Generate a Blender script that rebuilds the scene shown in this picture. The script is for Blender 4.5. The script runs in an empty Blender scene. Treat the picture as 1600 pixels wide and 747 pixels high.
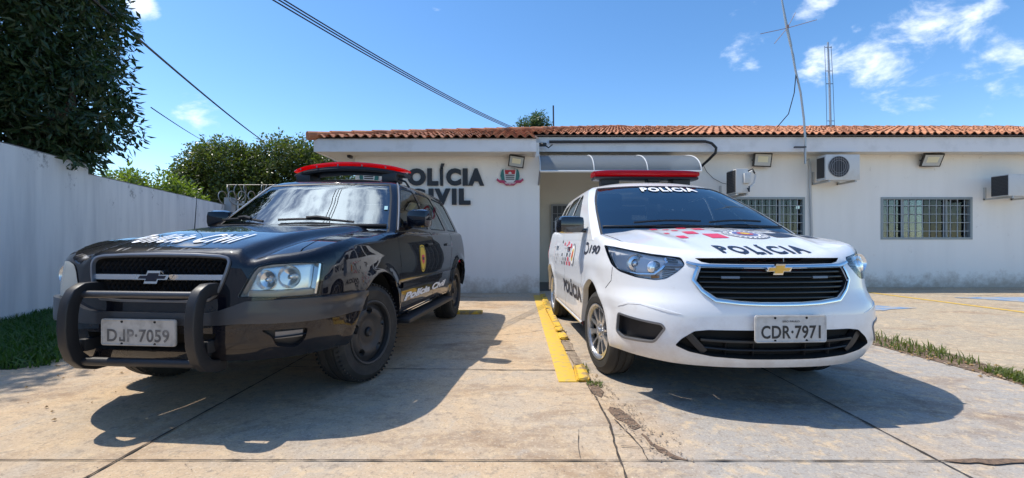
import bpy, bmesh, math, random
import numpy as np
from mathutils import Vector, Matrix
from mathutils.geometry import delaunay_2d_cdt

# ------------------------------------------------------------------ camera, sky, sun, exposure
scene = bpy.context.scene
col = scene.collection
CAM_H, FPX, CX, CY = 1.04, 710.0, 808.0, 375.0
cd = bpy.data.cameras.new('camera')
cd.sensor_width = 36.0
cd.lens = 36.0 * FPX / 1600.0
cd.shift_x = -8.0 / 1600.0
cd.shift_y = 1.5 / 1600.0
cd.clip_start = 0.05
cd.clip_end = 3000
cam = bpy.data.objects.new('camera', cd)
cam.location = (0, 0, CAM_H)
cam.rotation_euler = (math.radians(90), 0, 0)
col.objects.link(cam)
scene.camera = cam

SUN_VEC = Vector((-0.57, 0.18, 1.0)).normalized()
SUN_EL = math.asin(SUN_VEC.z)
SUN_AZ = math.atan2(SUN_VEC.x, SUN_VEC.y)

world = bpy.data.worlds.new('World')
scene.world = world
world.use_nodes = True


def build_world():
    nt = world.node_tree
    nt.nodes.clear()
    N, L = nt.nodes.new, nt.links.new
    out = N('ShaderNodeOutputWorld')
    bg = N('ShaderNodeBackground')
    bg.inputs['Strength'].default_value = 0.14
    sky = N('ShaderNodeTexSky')
    sky.sky_type = 'NISHITA'
    sky.sun_disc = False
    sky.sun_elevation = SUN_EL
    sky.sun_rotation = SUN_AZ
    sky.altitude = 600
    sky.air_density = 1.0
    sky.dust_density = 0.35
    sky.ozone_density = 2.2
    hs = N('ShaderNodeHueSaturation')
    hs.inputs['Saturation'].default_value = 1.22
    hs.inputs['Value'].default_value = 0.88
    L(sky.outputs[0], hs.inputs['Color'])
    tc = N('ShaderNodeTexCoord')
    n1 = N('ShaderNodeTexNoise'); n1.inputs['Scale'].default_value = 11.0
    n1.inputs['Detail'].default_value = 9; n1.inputs['Roughness'].default_value = 0.6
    n1.inputs['Distortion'].default_value = 0.25
    mp = N('ShaderNodeMapping'); mp.inputs['Location'].default_value = (3.1, 1.7, 0.4)
    mp.inputs['Rotation'].default_value = (0, math.radians(28), 0)
    mp.inputs['Scale'].default_value = (.75, 1, 1.5)
    L(tc.outputs['Generated'], mp.inputs[0]); L(mp.outputs[0], n1.inputs['Vector'])
    total = None

    def pdir(px, py):
        return Vector(((px - CX) / FPX, 1, (CY - py) / FPX)).normalized()
    # where the sky carries clouds: (direction, angular radius in radians, amount)
    for (dr, ra, am) in [(pdir(1395, 70), .125, .70), (pdir(1440, 135), .09, .69), (pdir(1175, 55), .07, .72), (pdir(1272, 10), .04, .78), (pdir(1285, 100), .05, .72), (pdir(1555, 110), .06, .7),
                         (pdir(1570, 145), .05, .75), (pdir(1530, 5), .035, .72), (pdir(290, 130), .04, .62), (pdir(310, 205), .07, .62), (pdir(225, 12), .025, .8), (pdir(480, 135), .025, .7),
                         (Vector((-.42, .30, .86)), .42, 1.05), (Vector((-.2, -.5, .8)), .3, .7)]:
        d = N('ShaderNodeVectorMath'); d.operation = 'DOT_PRODUCT'
        L(tc.outputs['Generated'], d.inputs[0]); d.inputs[1].default_value = dr.normalized()
        mr = N('ShaderNodeMapRange'); mr.interpolation_type = 'SMOOTHSTEP'
        mr.inputs['From Min'].default_value = math.cos(ra * 1.25); mr.inputs['From Max'].default_value = math.cos(ra * .15)
        mr.inputs['To Min'].default_value = 0; mr.inputs['To Max'].default_value = am
        L(d.outputs['Value'], mr.inputs['Value'])
        if total is None:
            total = mr.outputs[0]
        else:
            mx = N('ShaderNodeMath'); mx.operation = 'MAXIMUM'
            L(total, mx.inputs[0]); L(mr.outputs[0], mx.inputs[1]); total = mx.outputs[0]
    ad = N('ShaderNodeMath'); ad.operation = 'MULTIPLY_ADD'
    ad.inputs[1].default_value = 0.34
    L(total, ad.inputs[0]); L(n1.outputs['Fac'], ad.inputs[2])
    th = N('ShaderNodeMapRange'); th.interpolation_type = 'SMOOTHSTEP'
    th.inputs['From Min'].default_value = 0.70; th.inputs['From Max'].default_value = 0.98
    L(ad.outputs[0], th.inputs['Value'])
    mix = N('ShaderNodeMix'); mix.data_type = 'RGBA'
    L(th.outputs[0], mix.inputs['Factor'])
    L(hs.outputs[0], mix.inputs['A'])
    ds = N('ShaderNodeVectorMath'); ds.operation = 'DOT_PRODUCT'
    L(tc.outputs['Generated'], ds.inputs[0]); ds.inputs[1].default_value = SUN_VEC
    dm = N('ShaderNodeMath'); dm.operation = 'MAXIMUM'; dm.inputs[1].default_value = 0; L(ds.outputs['Value'], dm.inputs[0])
    pw = N('ShaderNodeMath'); pw.operation = 'POWER'; pw.inputs[1].default_value = 14; L(dm.outputs[0], pw.inputs[0])
    gl = N('ShaderNodeMath'); gl.operation = 'MULTIPLY_ADD'; gl.inputs[1].default_value = 2.2; gl.inputs[2].default_value = 1.0; L(pw.outputs[0], gl.inputs[0])
    cs = N('ShaderNodeVectorMath'); cs.operation = 'SCALE'; cs.inputs[0].default_value = (5.2, 5.6, 6.2); L(gl.outputs[0], cs.inputs['Scale'])
    L(cs.outputs[0], mix.inputs['B'])
    L(mix.outputs['Result'], bg.inputs['Color'])
    L(bg.outputs[0], out.inputs[0])


build_world()

sd = bpy.data.lights.new('sun', 'SUN')
sd.energy = 2.7
sd.angle = math.radians(0.5)
sd.color = (1.0, 0.93, 0.82)
sun = bpy.data.objects.new('sun', sd)
sun.rotation_euler = SUN_VEC.to_track_quat('Z', 'Y').to_euler()
sun.location = (-20, 8, 30)
col.objects.link(sun)

scene.view_settings.view_transform = 'Standard'
scene.view_settings.look = 'None'
scene.view_settings.gamma = 1
scene.view_settings.use_curve_mapping = False
scene.view_settings.exposure = 0.82
scene.cycles.max_bounces = 8
scene.cycles.transparent_max_bounces = 16
scene.cycles.caustics_reflective = False
scene.cycles.caustics_refractive = False
scene.cycles.use_denoising = True

rng = np.random.default_rng(7)
random.seed(7)


def at(px, py, Y):
    """point of the place seen at photograph pixel px,py at distance Y"""
    return Vector(((px - CX) / FPX * Y, Y, CAM_H - (py - CY) / FPX * Y))


# ------------------------------------------------------------------ materials
MATS = {}


def mat(name, base=(.5, .5, .5), rough=.5, metal=0., coat=0., coat_rough=.03, spec=.5, var=None, bump=None, trans=None, emit=None):
    """var = (scale, colour b, lo, hi) noise mix towards a second colour; bump = (scale, strength)"""
    if name in MATS:
        return MATS[name]
    m = bpy.data.materials.new(name)
    m.use_nodes = True
    nt = m.node_tree
    b = nt.nodes['Principled BSDF']
    b.inputs['Base Color'].default_value = (*base, 1)
    b.inputs['Roughness'].default_value = rough
    b.inputs['Metallic'].default_value = metal
    b.inputs['Coat Weight'].default_value = coat
    b.inputs['Coat Roughness'].default_value = coat_rough
    b.inputs['Specular IOR Level'].default_value = spec
    N, L = nt.nodes.new, nt.links.new
    if var or bump:
        tc = N('ShaderNodeTexCoord')
    if var:
        sc, cb, lo, hi = var
        n = N('ShaderNodeTexNoise'); n.inputs['Scale'].default_value = sc
        n.inputs['Detail'].default_value = 6; n.inputs['Roughness'].default_value = .6
        L(tc.outputs['Object'], n.inputs['Vector'])
        mr = N('ShaderNodeMapRange'); mr.inputs['From Min'].default_value = lo; mr.inputs['From Max'].default_value = hi
        L(n.outputs['Fac'], mr.inputs['Value'])
        mx = N('ShaderNodeMix'); mx.data_type = 'RGBA'
        L(mr.outputs[0], mx.inputs['Factor'])
        mx.inputs['A'].default_value = (*base, 1); mx.inputs['B'].default_value = (*cb, 1)
        L(mx.outputs['Result'], b.inputs['Base Color'])
    if bump:
        n2 = N('ShaderNodeTexNoise'); n2.inputs['Scale'].default_value = bump[0]
        n2.inputs['Detail'].default_value = 4
        L(tc.outputs['Object'], n2.inputs['Vector'])
        bp = N('ShaderNodeBump'); bp.inputs['Strength'].default_value = bump[1]; bp.inputs['Distance'].default_value = .01
        L(n2.outputs['Fac'], bp.inputs['Height']); L(bp.outputs[0], b.inputs['Normal'])
    if emit:
        b.inputs['Emission Color'].default_value = (*emit[0], 1)
        b.inputs['Emission Strength'].default_value = emit[1]
    MATS[name] = m
    return m


def glass(name, tint, clear, rough=.0, ior=1.5):
    """thin pane: tinted see-through plus a fresnel mirror"""
    m = bpy.data.materials.new(name)
    m.use_nodes = True
    nt = m.node_tree
    nt.nodes.clear()
    N, L = nt.nodes.new, nt.links.new
    out = N('ShaderNodeOutputMaterial')
    tr = N('ShaderNodeBsdfTransparent'); tr.inputs[0].default_value = (*[c * clear for c in tint], 1)
    gl = N('ShaderNodeBsdfGlossy'); gl.inputs['Roughness'].default_value = rough
    gl.inputs['Color'].default_value = (.88, .97, 1.0, 1)
    fr = N('ShaderNodeFresnel'); fr.inputs['IOR'].default_value = ior
    mx = N('ShaderNodeMixShader')
    L(fr.outputs[0], mx.inputs[0]); L(tr.outputs[0], mx.inputs[1]); L(gl.outputs[0], mx.inputs[2])
    L(mx.outputs[0], out.inputs[0])
    return m


M = dict(
    black_paint=mat('black car paint', (.004, .005, .010), .4, coat=1.0, coat_rough=.012, spec=.05),
    white_paint=mat('white car paint', (.80, .81, .82), .35, coat=.8, coat_rough=.03),
    black_plastic=mat('black plastic', (.018, .018, .02), .45, bump=(220, .06)),
    grey_plastic=mat('charcoal textured bumper plastic', (.032, .034, .040), .4, coat=.5, coat_rough=.12, bump=(260, .05)),
    gap=mat('panel gap', (.004, .004, .004), .8),
    rubber=mat('tyre rubber', (.022, .022, .022), .75, var=(9, (.05, .046, .04), .45, .75), bump=(60, .1)),
    seal=mat('black window rubber', (.012, .012, .012), .5),
    steel_black=mat('black steel wheel', (.04, .04, .042), .45, metal=.15),
    alloy=mat('silver wheel cover', (.62, .63, .65), .28, metal=.85),
    chrome=mat('chrome', (.78, .79, .8), .09, metal=1.0),
    silver=mat('silver plastic', (.55, .56, .58), .25, metal=.75),
    lamp_back=mat('bright lamp reflector', (.86, .87, .88), .3, metal=.1),
    satin=mat('satin grey trim', (.20, .205, .22), .33, metal=.5),
    gold=mat('gold emblem', (.62, .38, .10), .3, metal=.8),
    dark=mat('dark interior', (.012, .012, .014), .7),
    seat=mat('grey seat cloth', (.05, .05, .055), .85),
    lens_red=mat('red beacon lens', (.52, .006, .012), .12, coat=1.0),
    lens_dark_red=mat('dark red beacon lens', (.34, .008, .02), .14, coat=1.0),
    lens_white=mat('milky beacon lens', (.62, .62, .64), .2, coat=.8),
    decal_white=mat('white vinyl', (.84, .84, .84), .7, spec=.1),
    decal_black=mat('dark navy vinyl', (.012, .014, .03), .35),
    decal_red=mat('red vinyl', (.70, .035, .085), .35),
    decal_grey=mat('grey vinyl', (.25, .26, .29), .4),
    decal_yellow=mat('yellow vinyl', (.70, .48, .03), .4),
    decal_blue=mat('blue vinyl', (.10, .13, .45), .4),
    plate=mat('worn plate enamel', (.55, .54, .52), .45, var=(14, (.42, .40, .37), .45, .7)),
    plate_old=mat('faded plate enamel', (.48, .46, .42), .6, var=(16, (.30, .28, .25), .45, .75)),
    plate_ink=mat('plate ink', (.02, .02, .022), .5),
    plate_ink_old=mat('faded plate ink', (.11, .105, .10), .7, var=(9, (.30, .285, .265), .46, .66)),
)


def lens_mat(name, c):
    m = bpy.data.materials.new(name); m.use_nodes = True
    nt = m.node_tree; b = nt.nodes['Principled BSDF']
    b.inputs['Base Color'].default_value = (*c, 1); b.inputs['Roughness'].default_value = .12
    b.inputs['Coat Weight'].default_value = .6
    t = nt.nodes.new('ShaderNodeBsdfTranslucent'); t.inputs[0].default_value = (*[min(1, x * 1.5) for x in c], 1)
    mx = nt.nodes.new('ShaderNodeMixShader'); mx.inputs[0].default_value = .5
    nt.links.new(b.outputs[0], mx.inputs[1]); nt.links.new(t.outputs[0], mx.inputs[2])
    nt.links.new(mx.outputs[0], nt.nodes['Material Output'].inputs[0])
    return m


M['lens_red'] = lens_mat('red beacon plastic', (.75, .008, .016))
M['lens_dark_red'] = lens_mat('dark red beacon plastic', (.42, .008, .02))
M['glass_clear'] = glass('tinted windscreen glass', (.80, .93, .96), .7, ior=2.3)
def dusty(m, scale, a, b):
    nt = m.node_tree; N, L = nt.nodes.new, nt.links.new
    tc = N('ShaderNodeTexCoord'); n = N('ShaderNodeTexNoise'); n.inputs['Scale'].default_value = scale; n.inputs['Detail'].default_value = 8; n.inputs['Roughness'].default_value = .7
    L(tc.outputs['Object'], n.inputs['Vector'])
    mr = N('ShaderNodeMapRange'); mr.inputs['From Min'].default_value = .4; mr.inputs['From Max'].default_value = .72; mr.inputs['To Min'].default_value = a; mr.inputs['To Max'].default_value = b
    L(n.outputs['Fac'], mr.inputs['Value']); L(mr.outputs[0], nt.nodes['Principled BSDF'].inputs['Coat Roughness'])


def sill_dust(m, base, dust, z0, z1, amt):
    nt = m.node_tree; N, L = nt.nodes.new, nt.links.new
    tc = N('ShaderNodeTexCoord'); sp = N('ShaderNodeSeparateXYZ'); L(tc.outputs['Object'], sp.inputs[0])
    n = N('ShaderNodeTexNoise'); n.inputs['Scale'].default_value = 9; n.inputs['Detail'].default_value = 8; n.inputs['Roughness'].default_value = .75
    L(tc.outputs['Object'], n.inputs['Vector'])
    hz = N('ShaderNodeMapRange'); hz.inputs['From Min'].default_value = z1; hz.inputs['From Max'].default_value = z0; hz.inputs['To Max'].default_value = .45
    L(sp.outputs['Z'], hz.inputs['Value'])
    ad = N('ShaderNodeMath'); L(n.outputs['Fac'], ad.inputs[0]); L(hz.outputs[0], ad.inputs[1])
    th = N('ShaderNodeMapRange'); th.inputs['From Min'].default_value = .55; th.inputs['From Max'].default_value = 1.0; th.inputs['To Max'].default_value = amt
    L(ad.outputs[0], th.inputs['Value'])
    mx = N('ShaderNodeMix'); mx.data_type = 'RGBA'; mx.inputs['A'].default_value = (*base, 1); mx.inputs['B'].default_value = (*dust, 1)
    L(th.outputs[0], mx.inputs['Factor']); L(mx.outputs['Result'], nt.nodes['Principled BSDF'].inputs['Base Color'])


sill_dust(M['black_paint'], (.004, .005, .010), (.10, .08, .06), .35, .75, .14)
sill_dust(M['white_paint'], (.80, .81, .82), (.42, .33, .25), .27, .60, .40)
dusty(M['black_paint'], 5.0, .006, .045)
dusty(M['white_paint'], 4.0, .015, .12)
M['glass_suv'] = glass('reflective windscreen glass', (.75, .9, .9), .45, ior=2.6)
M['glass_dark'] = glass('dark privacy glass', (.7, .74, .76), .5, ior=1.6)
M['lens'] = glass('headlamp lens', (.97, .98, 1), .97, ior=1.35)
M['lens_old'] = mat('yellowed cloudy headlamp lens', (.36, .38, .36), .25, coat=.8)
M['lens_old2'] = glass('aged headlamp lens', (.95, .96, .96), .94, rough=.0, ior=1.45)


# ------------------------------------------------------------------ scene-graph helpers
def tag(o, label=None, cat=None, group=None, kind=None):
    if label: o['label'] = label
    if cat: o['category'] = cat
    if group: o['group'] = group
    if kind: o['kind'] = kind
    return o


def empty(name, loc=(0, 0, 0), rz=0.0, label=None, cat=None, group=None):
    o = bpy.data.objects.new(name, None)
    o.empty_display_size = .2
    o.location = loc
    o.rotation_euler = (0, 0, rz)
    col.objects.link(o)
    return tag(o, label, cat, group)


class MB:
    """collects vertices / faces / optional normals, links them as one mesh object"""

    def __init__(self):
        self.v, self.f, self.n, self.mi = [], [], [], []
        self.has_n = True

    def add(self, verts, faces, normals=None, mi=0):
        o = len(self.v)
        self.v.extend([tuple(map(float, p)) for p in verts])
        self.f.extend([tuple(int(i) + o for i in f) for f in faces])
        self.mi.extend([mi] * len(faces))
        if normals is None:
            self.has_n = False
        else:
            self.n.extend([tuple(map(float, p)) for p in normals])
        return self

    def box(self, c, s, rz=0.0, bev=0.0, mi=0, rot=None):
        bm = bmesh.new()
        bmesh.ops.create_cube(bm, size=1.0)
        bmesh.ops.scale(bm, vec=s, verts=bm.verts)
        if bev > 0:
            bmesh.ops.bevel(bm, geom=list(bm.edges), offset=min(bev, min(s) * .45), segments=2, affect='EDGES', profile=.6)
        R = rot if rot is not None else Matrix.Rotation(rz, 3, 'Z')
        vs = [R @ v.co + Vector(c) for v in bm.verts]
        bm.verts.index_update()
        fs = [[v.index for v in f.verts] for f in bm.faces]
        bm.free()
        return self.add(vs, fs, mi=mi)

    def tube(self, pts, r, seg=8, mi=0, closed=False, caps=True):
        pts = [Vector(p) for p in pts]
        n = len(pts)
        rr = r if hasattr(r, '__len__') else [r] * n
        verts, faces = [], []
        up = Vector((0, 0, 1))
        prev = None
        for i, p in enumerate(pts):
            a = pts[(i - 1) % n] if (closed or i > 0) else p
            b = pts[(i + 1) % n] if (closed or i < n - 1) else p
            d = (b - a)
            d = d.normalized() if d.length > 1e-9 else Vector((0, 0, 1))
            if prev is None:
                s = d.cross(up)
                if s.length < 1e-3: s = d.cross(Vector((1, 0, 0)))
            else:
                s = prev - d * prev.dot(d)
                if s.length < 1e-6: s = d.cross(up)
            s.normalize(); prev = s
            t = d.cross(s)
            for k in range(seg):
                an = 2 * math.pi * k / seg
                verts.append(p + (s * math.cos(an) + t * math.sin(an)) * rr[i])
        m = n if closed else n - 1
        for i in range(m):
            for k in range(seg):
                a, b = i * seg + k, i * seg + (k + 1) % seg
                c, d_ = ((i + 1) % n) * seg + (k + 1) % seg, ((i + 1) % n) * seg + k
                faces.append((a, b, c, d_))
        if caps and not closed:
            faces.append(tuple(range(seg))[::-1]); faces.append(tuple((n - 1) * seg + k for k in range(seg)))
        return self.add(verts, faces, mi=mi)

    def lathe(self, prof, axis='X', seg=48, c=(0, 0, 0), mi=0, closed=False):
        """prof = [(radius, along)]; axis X or Z or Y"""
        verts, faces = [], []
        n = len(prof)
        for k in range(seg):
            an = 2 * math.pi * k / seg
            for (r, h) in prof:
                a, b = r * math.cos(an), r * math.sin(an)
                p = {'X': (h, a, b), 'Y': (b, h, a), 'Z': (a, b, h)}[axis]
                verts.append((p[0] + c[0], p[1] + c[1], p[2] + c[2]))
        m = n if closed else n - 1
        for k in range(seg):
            k2 = (k + 1) % seg
            for i in range(m):
                j = (i + 1) % n
                faces.append((k * n + i, k * n + j, k2 * n + j, k2 * n + i))
        return self.add(verts, faces, mi=mi)

    def prism(self, poly, h0, h1, fn, mi=0):
        """closed outline poly (2D) swept from h0 to h1; fn(x, y, h) -> 3D"""
        n = len(poly)
        verts = [fn(x, y, h0) for x, y in poly] + [fn(x, y, h1) for x, y in poly]
        faces = [(i, (i + 1) % n, n + (i + 1) % n, n + i) for i in range(n)]
        faces += [tuple(range(n))[::-1], tuple(range(n, 2 * n))]
        return self.add(verts, faces, mi=mi)

    def build(self, name, mats, parent=None, smooth=True, angle=35, fix=True):
        me = bpy.data.meshes.new(name)
        me.from_pydata(self.v, [], self.f)
        if not isinstance(mats, (list, tuple)): mats = [mats]
        for m in mats: me.materials.append(m)
        if len(mats) > 1: me.polygons.foreach_set('material_index', self.mi)
        custom = self.has_n and len(self.n) == len(self.v) and len(self.v) > 0
        if fix and not custom:
            bm = bmesh.new(); bm.from_mesh(me)
            bmesh.ops.recalc_face_normals(bm, faces=bm.faces)
            bm.to_mesh(me); bm.free()
        if smooth:
            me.polygons.foreach_set('use_smooth', [True] * len(me.polygons))
            if custom:
                me.normals_split_custom_set_from_vertices(self.n)
            else:
                me.set_sharp_from_angle(angle=math.radians(angle))
        me.update()
        o = bpy.data.objects.new(name, me)
        col.objects.link(o)
        if parent is not None: o.parent = parent
        return o


# ------------------------------------------------------------------ curved sheets cut by outlines
def resample(poly, step, closed=True):
    P = [np.array(p, float) for p in poly]
    out = []
    n = len(P)
    for i in range(n if closed else n - 1):
        a, b = P[i], P[(i + 1) % n]
        k = max(1, int(math.ceil(np.linalg.norm(b - a) / step)))
        for j in range(k):
            out.append(a + (b - a) * j / k)
    if not closed: out.append(P[-1])
    return np.array(out)


def rounded(poly, r=.02, seg=4):
    """round the corners of a closed 2D outline"""
    P = [np.array(p, float) for p in poly]
    n = len(P)
    out = []
    for i in range(n):
        p, a, b = P[i], P[i - 1], P[(i + 1) % n]
        da, db = a - p, b - p
        la, lb = np.linalg.norm(da), np.linalg.norm(db)
        rr = min(r, la * .45, lb * .45)
        s, e = p + da / la * rr, p + db / lb * rr
        for k in range(seg + 1):
            t = k / seg
            out.append((1 - t) ** 2 * s + 2 * t * (1 - t) * p + t * t * e)
    return out


def inside(pts, poly):
    x, y = pts[:, 0], pts[:, 1]
    poly = np.asarray(poly)
    r = np.zeros(len(pts), bool)
    x1, y1 = poly[:, 0], poly[:, 1]
    x2, y2 = np.roll(x1, -1), np.roll(y1, -1)
    for i in range(len(poly)):
        if y1[i] == y2[i]: continue
        c = ((y1[i] > y) != (y2[i] > y)) & (x < (x2[i] - x1[i]) * (y - y1[i]) / (y2[i] - y1[i]) + x1[i])
        r ^= c
    return r


def cut_sheet(outer, regions, step, extra=(), rstep=None):
    """triangulate outline with cut regions. returns pts (n,2), dict name -> triangles; '' is the rest"""
    rstep = rstep or step * .7
    outer = resample(outer, rstep)
    loops = [outer]
    for name, polys in regions:
        for p in polys:
            loops.append(resample(p, rstep))
    pts, edges = [], []
    for lp in loops:
        o = len(pts)
        pts.extend([tuple(p) for p in lp])
        n = len(lp)
        edges.extend([(o + i, o + (i + 1) % n) for i in range(n)])
    cons = np.array(pts)
    lo, hi = outer.min(0), outer.max(0)
    gx = np.arange(lo[0] + step * .5, hi[0], step)
    gy = np.arange(lo[1] + step * .5, hi[1], step)
    G = np.stack(np.meshgrid(gx, gy), -1).reshape(-1, 2)
    G = np.concatenate([G] + [np.asarray(e, float).reshape(-1, 2) for e in extra]) if len(extra) else G
    G = G[inside(G, outer)]
    keep = np.ones(len(G), bool)
    for i in range(0, len(G), 2000):
        d = ((G[i:i + 2000, None, :] - cons[None]) ** 2).sum(-1).min(1)
        keep[i:i + 2000] = d > (rstep * .45) ** 2
    pts.extend([tuple(p) for p in G[keep]])
    res = delaunay_2d_cdt([Vector(p) for p in pts], edges, [], 0, 1e-6)
    V = np.array([tuple(v) for v in res[0]])
    T = np.array([list(f) for f in res[2] if len(f) == 3])
    C = V[T].mean(1)
    ok = inside(C, outer)
    T, C = T[ok], C[ok]
    lab = np.zeros(len(T), int)
    for k, (name, polys) in enumerate(regions):
        for p in polys:
            lab[inside(C, np.asarray(p, float))] = k + 1
    out = {'': T[lab == 0]}
    for k, (name, polys) in enumerate(regions):
        tri = T[lab == k + 1]
        out[name] = np.concatenate([out[name], tri]) if name in out else tri
    return V, out


class Surf:
    """f(a, b) -> (n,3) vectorised; outward centre c"""

    def __init__(self, f, c):
        self.f, self.c = f, np.array(c, float)

    def pn(self, ab, off=0.0):
        ab = np.asarray(ab, float).reshape(-1, 2)
        a, b = ab[:, 0], ab[:, 1]
        h = 1.5e-3
        p = self.f(a, b)
        da = self.f(a + h, b) - self.f(a - h, b)
        db = self.f(a, b + h) - self.f(a, b - h)
        n = np.cross(da, db)
        ln = np.linalg.norm(n, axis=1, keepdims=True)
        n = n / np.maximum(ln, 1e-12)
        s = np.sign(((p - self.c) * n).sum(1, keepdims=True)); s[s == 0] = 1
        n = n * s
        return p + n * off, n


def sheet_part(mb, S, V, tri, off=0.0, mirror=False, both=False, mi=0):
    if len(tri) == 0: return mb
    ids, inv = np.unique(tri, return_inverse=True)
    tri2 = inv.reshape(tri.shape)
    P, N = S.pn(V[ids], off)
    fn = np.cross(P[tri2[:, 1]] - P[tri2[:, 0]], P[tri2[:, 2]] - P[tri2[:, 0]])
    flip = (fn * N[tri2[:, 0]]).sum(1) < 0
    tri2 = np.where(flip[:, None], tri2[:, ::-1], tri2)
    if not mirror or both:
        mb.add(P, tri2, N, mi)
    if mirror or both:
        m = np.array([-1, 1, 1])
        mb.add(P * m, tri2[:, ::-1], N * m, mi)
    return mb


def rim_strip(mb, S, poly, o0, o1, step=.02, mirror=False, both=False, closed=True, inset=0.0, mi=0):
    lp = resample(poly, step, closed)
    P0, n0 = S.pn(lp, o0)
    lp1 = lp
    if inset:
        c = lp.mean(0); lp1 = c + (lp - c) * (1 - inset)
    P1, _ = S.pn(lp1, o1)
    n = len(lp)
    fs = [(i, (i + 1) % n, n + (i + 1) % n, n + i) for i in range(n if closed else n - 1)]
    VV = np.concatenate([P0, P1])
    fn = np.zeros_like(VV)
    for f in fs:
        q = np.cross(VV[f[1]] - VV[f[0]], VV[f[3]] - VV[f[0]])
        for i in f: fn[i] += q
    fn /= np.maximum(np.linalg.norm(fn, axis=1, keepdims=True), 1e-12)
    m = np.array([-1, 1, 1])
    if not mirror or both: mb.add(VV, fs, fn, mi)
    if mirror or both: mb.add(VV * m, [f[::-1] for f in fs], fn * m, mi)
    return mb


def ribbon(mb, S, line, w, otop, obase=-.004, step=.03, mirror=False, both=False, closed=False, taper=False, mi=0):
    """raised (or sunk) band along a line in the sheet's own coordinates"""
    lp = resample(line, step, closed)
    n = len(lp)
    d = np.gradient(lp, axis=0) if not closed else np.roll(lp, -1, 0) - np.roll(lp, 1, 0)
    d /= np.maximum(np.linalg.norm(d, axis=1, keepdims=True), 1e-9)
    nr = np.stack([-d[:, 1], d[:, 0]], 1)
    ww = np.full((n, 1), w / 2)
    if taper:
        t = np.linspace(0, 1, n)
        ww = ww * np.clip(np.minimum(t, 1 - t) * 6, .15, 1)[:, None]
    rows = [(-1.0, obase), (-.8, otop), (0, otop + abs(otop) * .15), (.8, otop), (1.0, obase)]
    VV = []
    for s, o in rows:
        P, _ = S.pn(lp + nr * ww * s, 0)
        _, Nn = S.pn(lp, 0)
        VV.append(P + Nn * o)
    VV = np.concatenate(VV)
    fs = []
    for r in range(len(rows) - 1):
        for i in range(n if closed else n - 1):
            j = (i + 1) % n
            fs.append((r * n + i, r * n + j, (r + 1) * n + j, (r + 1) * n + i))
    m = np.array([-1, 1, 1])
    if not mirror or both: mb.add(VV, fs, mi=mi)
    if mirror or both: mb.add(VV * m, [f[::-1] for f in fs], mi=mi)
    return mb


def text_mesh(txt, bold=.0, shear=0.0, grid=None, space=1.0):
    """flat outline text as (verts2d, faces), left-bottom at 0,0, cap height 1"""
    cu = bpy.data.curves.new('txt', 'FONT')
    cu.body = txt
    cu.size = 1.0
    cu.offset = bold
    cu.shear = shear
    cu.space_character = space
    cu.resolution_u = 4
    ob = bpy.data.objects.new('txt', cu)
    me = bpy.data.meshes.new_from_object(ob)
    bm = bmesh.new(); bm.from_mesh(me)
    bpy.data.objects.remove(ob); bpy.data.curves.remove(cu); bpy.data.meshes.remove(me)
    bmesh.ops.triangulate(bm, faces=bm.faces)
    xs = [v.co.x for v in bm.verts]; ys = [v.co.y for v in bm.verts]
    x0 = min(xs)
    cap = 0.729
    for v in bm.verts:
        v.co.x = (v.co.x - x0) / cap; v.co.y = v.co.y / cap
    w = (max(xs) - x0) / cap
    if grid:
        k = grid
        while k < w:
            bmesh.ops.bisect_plane(bm, geom=bm.verts[:] + bm.edges[:] + bm.faces[:], plane_co=(k, 0, 0), plane_no=(1, 0, 0)); k += grid
        k = grid - .3
        while k < 1.3:
            bmesh.ops.bisect_plane(bm, geom=bm.verts[:] + bm.edges[:] + bm.faces[:], plane_co=(0, k, 0), plane_no=(0, 1, 0)); k += grid
    bm.verts.index_update()
    V = np.array([(v.co.x, v.co.y) for v in bm.verts])
    Fc = [[v.index for v in f.verts] for f in bm.faces]
    bm.free()
    return V, Fc, w


def text_decal(mb, S, txt, place, off=.003, bold=.03, shear=0., grid=.35, mi=0, mirror=False, space=1.0):
    """place(x in 0..1, y in cap heights) -> sheet coordinates (vectorised)"""
    V, Fc, w = text_mesh(txt, bold, shear, grid, space)
    ab = place(V[:, 0] / w, V[:, 1])
    P, Nn = S.pn(ab, off)
    if mirror: P = P * np.array([-1, 1, 1]); Nn = Nn * np.array([-1, 1, 1])
    out = []
    for f in Fc:
        q = np.cross(P[f[1]] - P[f[0]], P[f[2]] - P[f[0]])
        out.append(f if (q * Nn[f[0]]).sum() >= 0 else f[::-1])
    mb.add(P, out, Nn, mi)
    return mb


def poly_decal(mb, S, poly, off=.003, step=.03, mi=0, mirror=False, both=False):
    V, R = cut_sheet(poly, [], step)
    return sheet_part(mb, S, V, R[''], off, mirror=mirror, both=both, mi=mi)


def ellipse(cx, cy, rx, ry, n=28, a0=0):
    return [(cx + rx * math.cos(a0 + 2 * math.pi * k / n), cy + ry * math.sin(a0 + 2 * math.pi * k / n)) for k in range(n)]


def smooth_prof(pts, sig=.012):
    x = np.array([p[0] for p in pts], float); y = np.array([p[1] for p in pts], float)
    X = np.arange(x[0] - .1, x[-1] + .1, .002)
    Y = np.interp(X, x, y)
    k = np.arange(-4 * sig, 4 * sig + 1e-9, .002)
    g = np.exp(-.5 * (k / sig) ** 2); g /= g.sum()
    pad = len(k) // 2
    Yp = np.concatenate([np.full(pad, Y[0]), Y, np.full(pad, Y[-1])])
    Ys = np.convolve(Yp, g, 'valid')
    return lambda q: np.interp(q, X, Ys)


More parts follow.
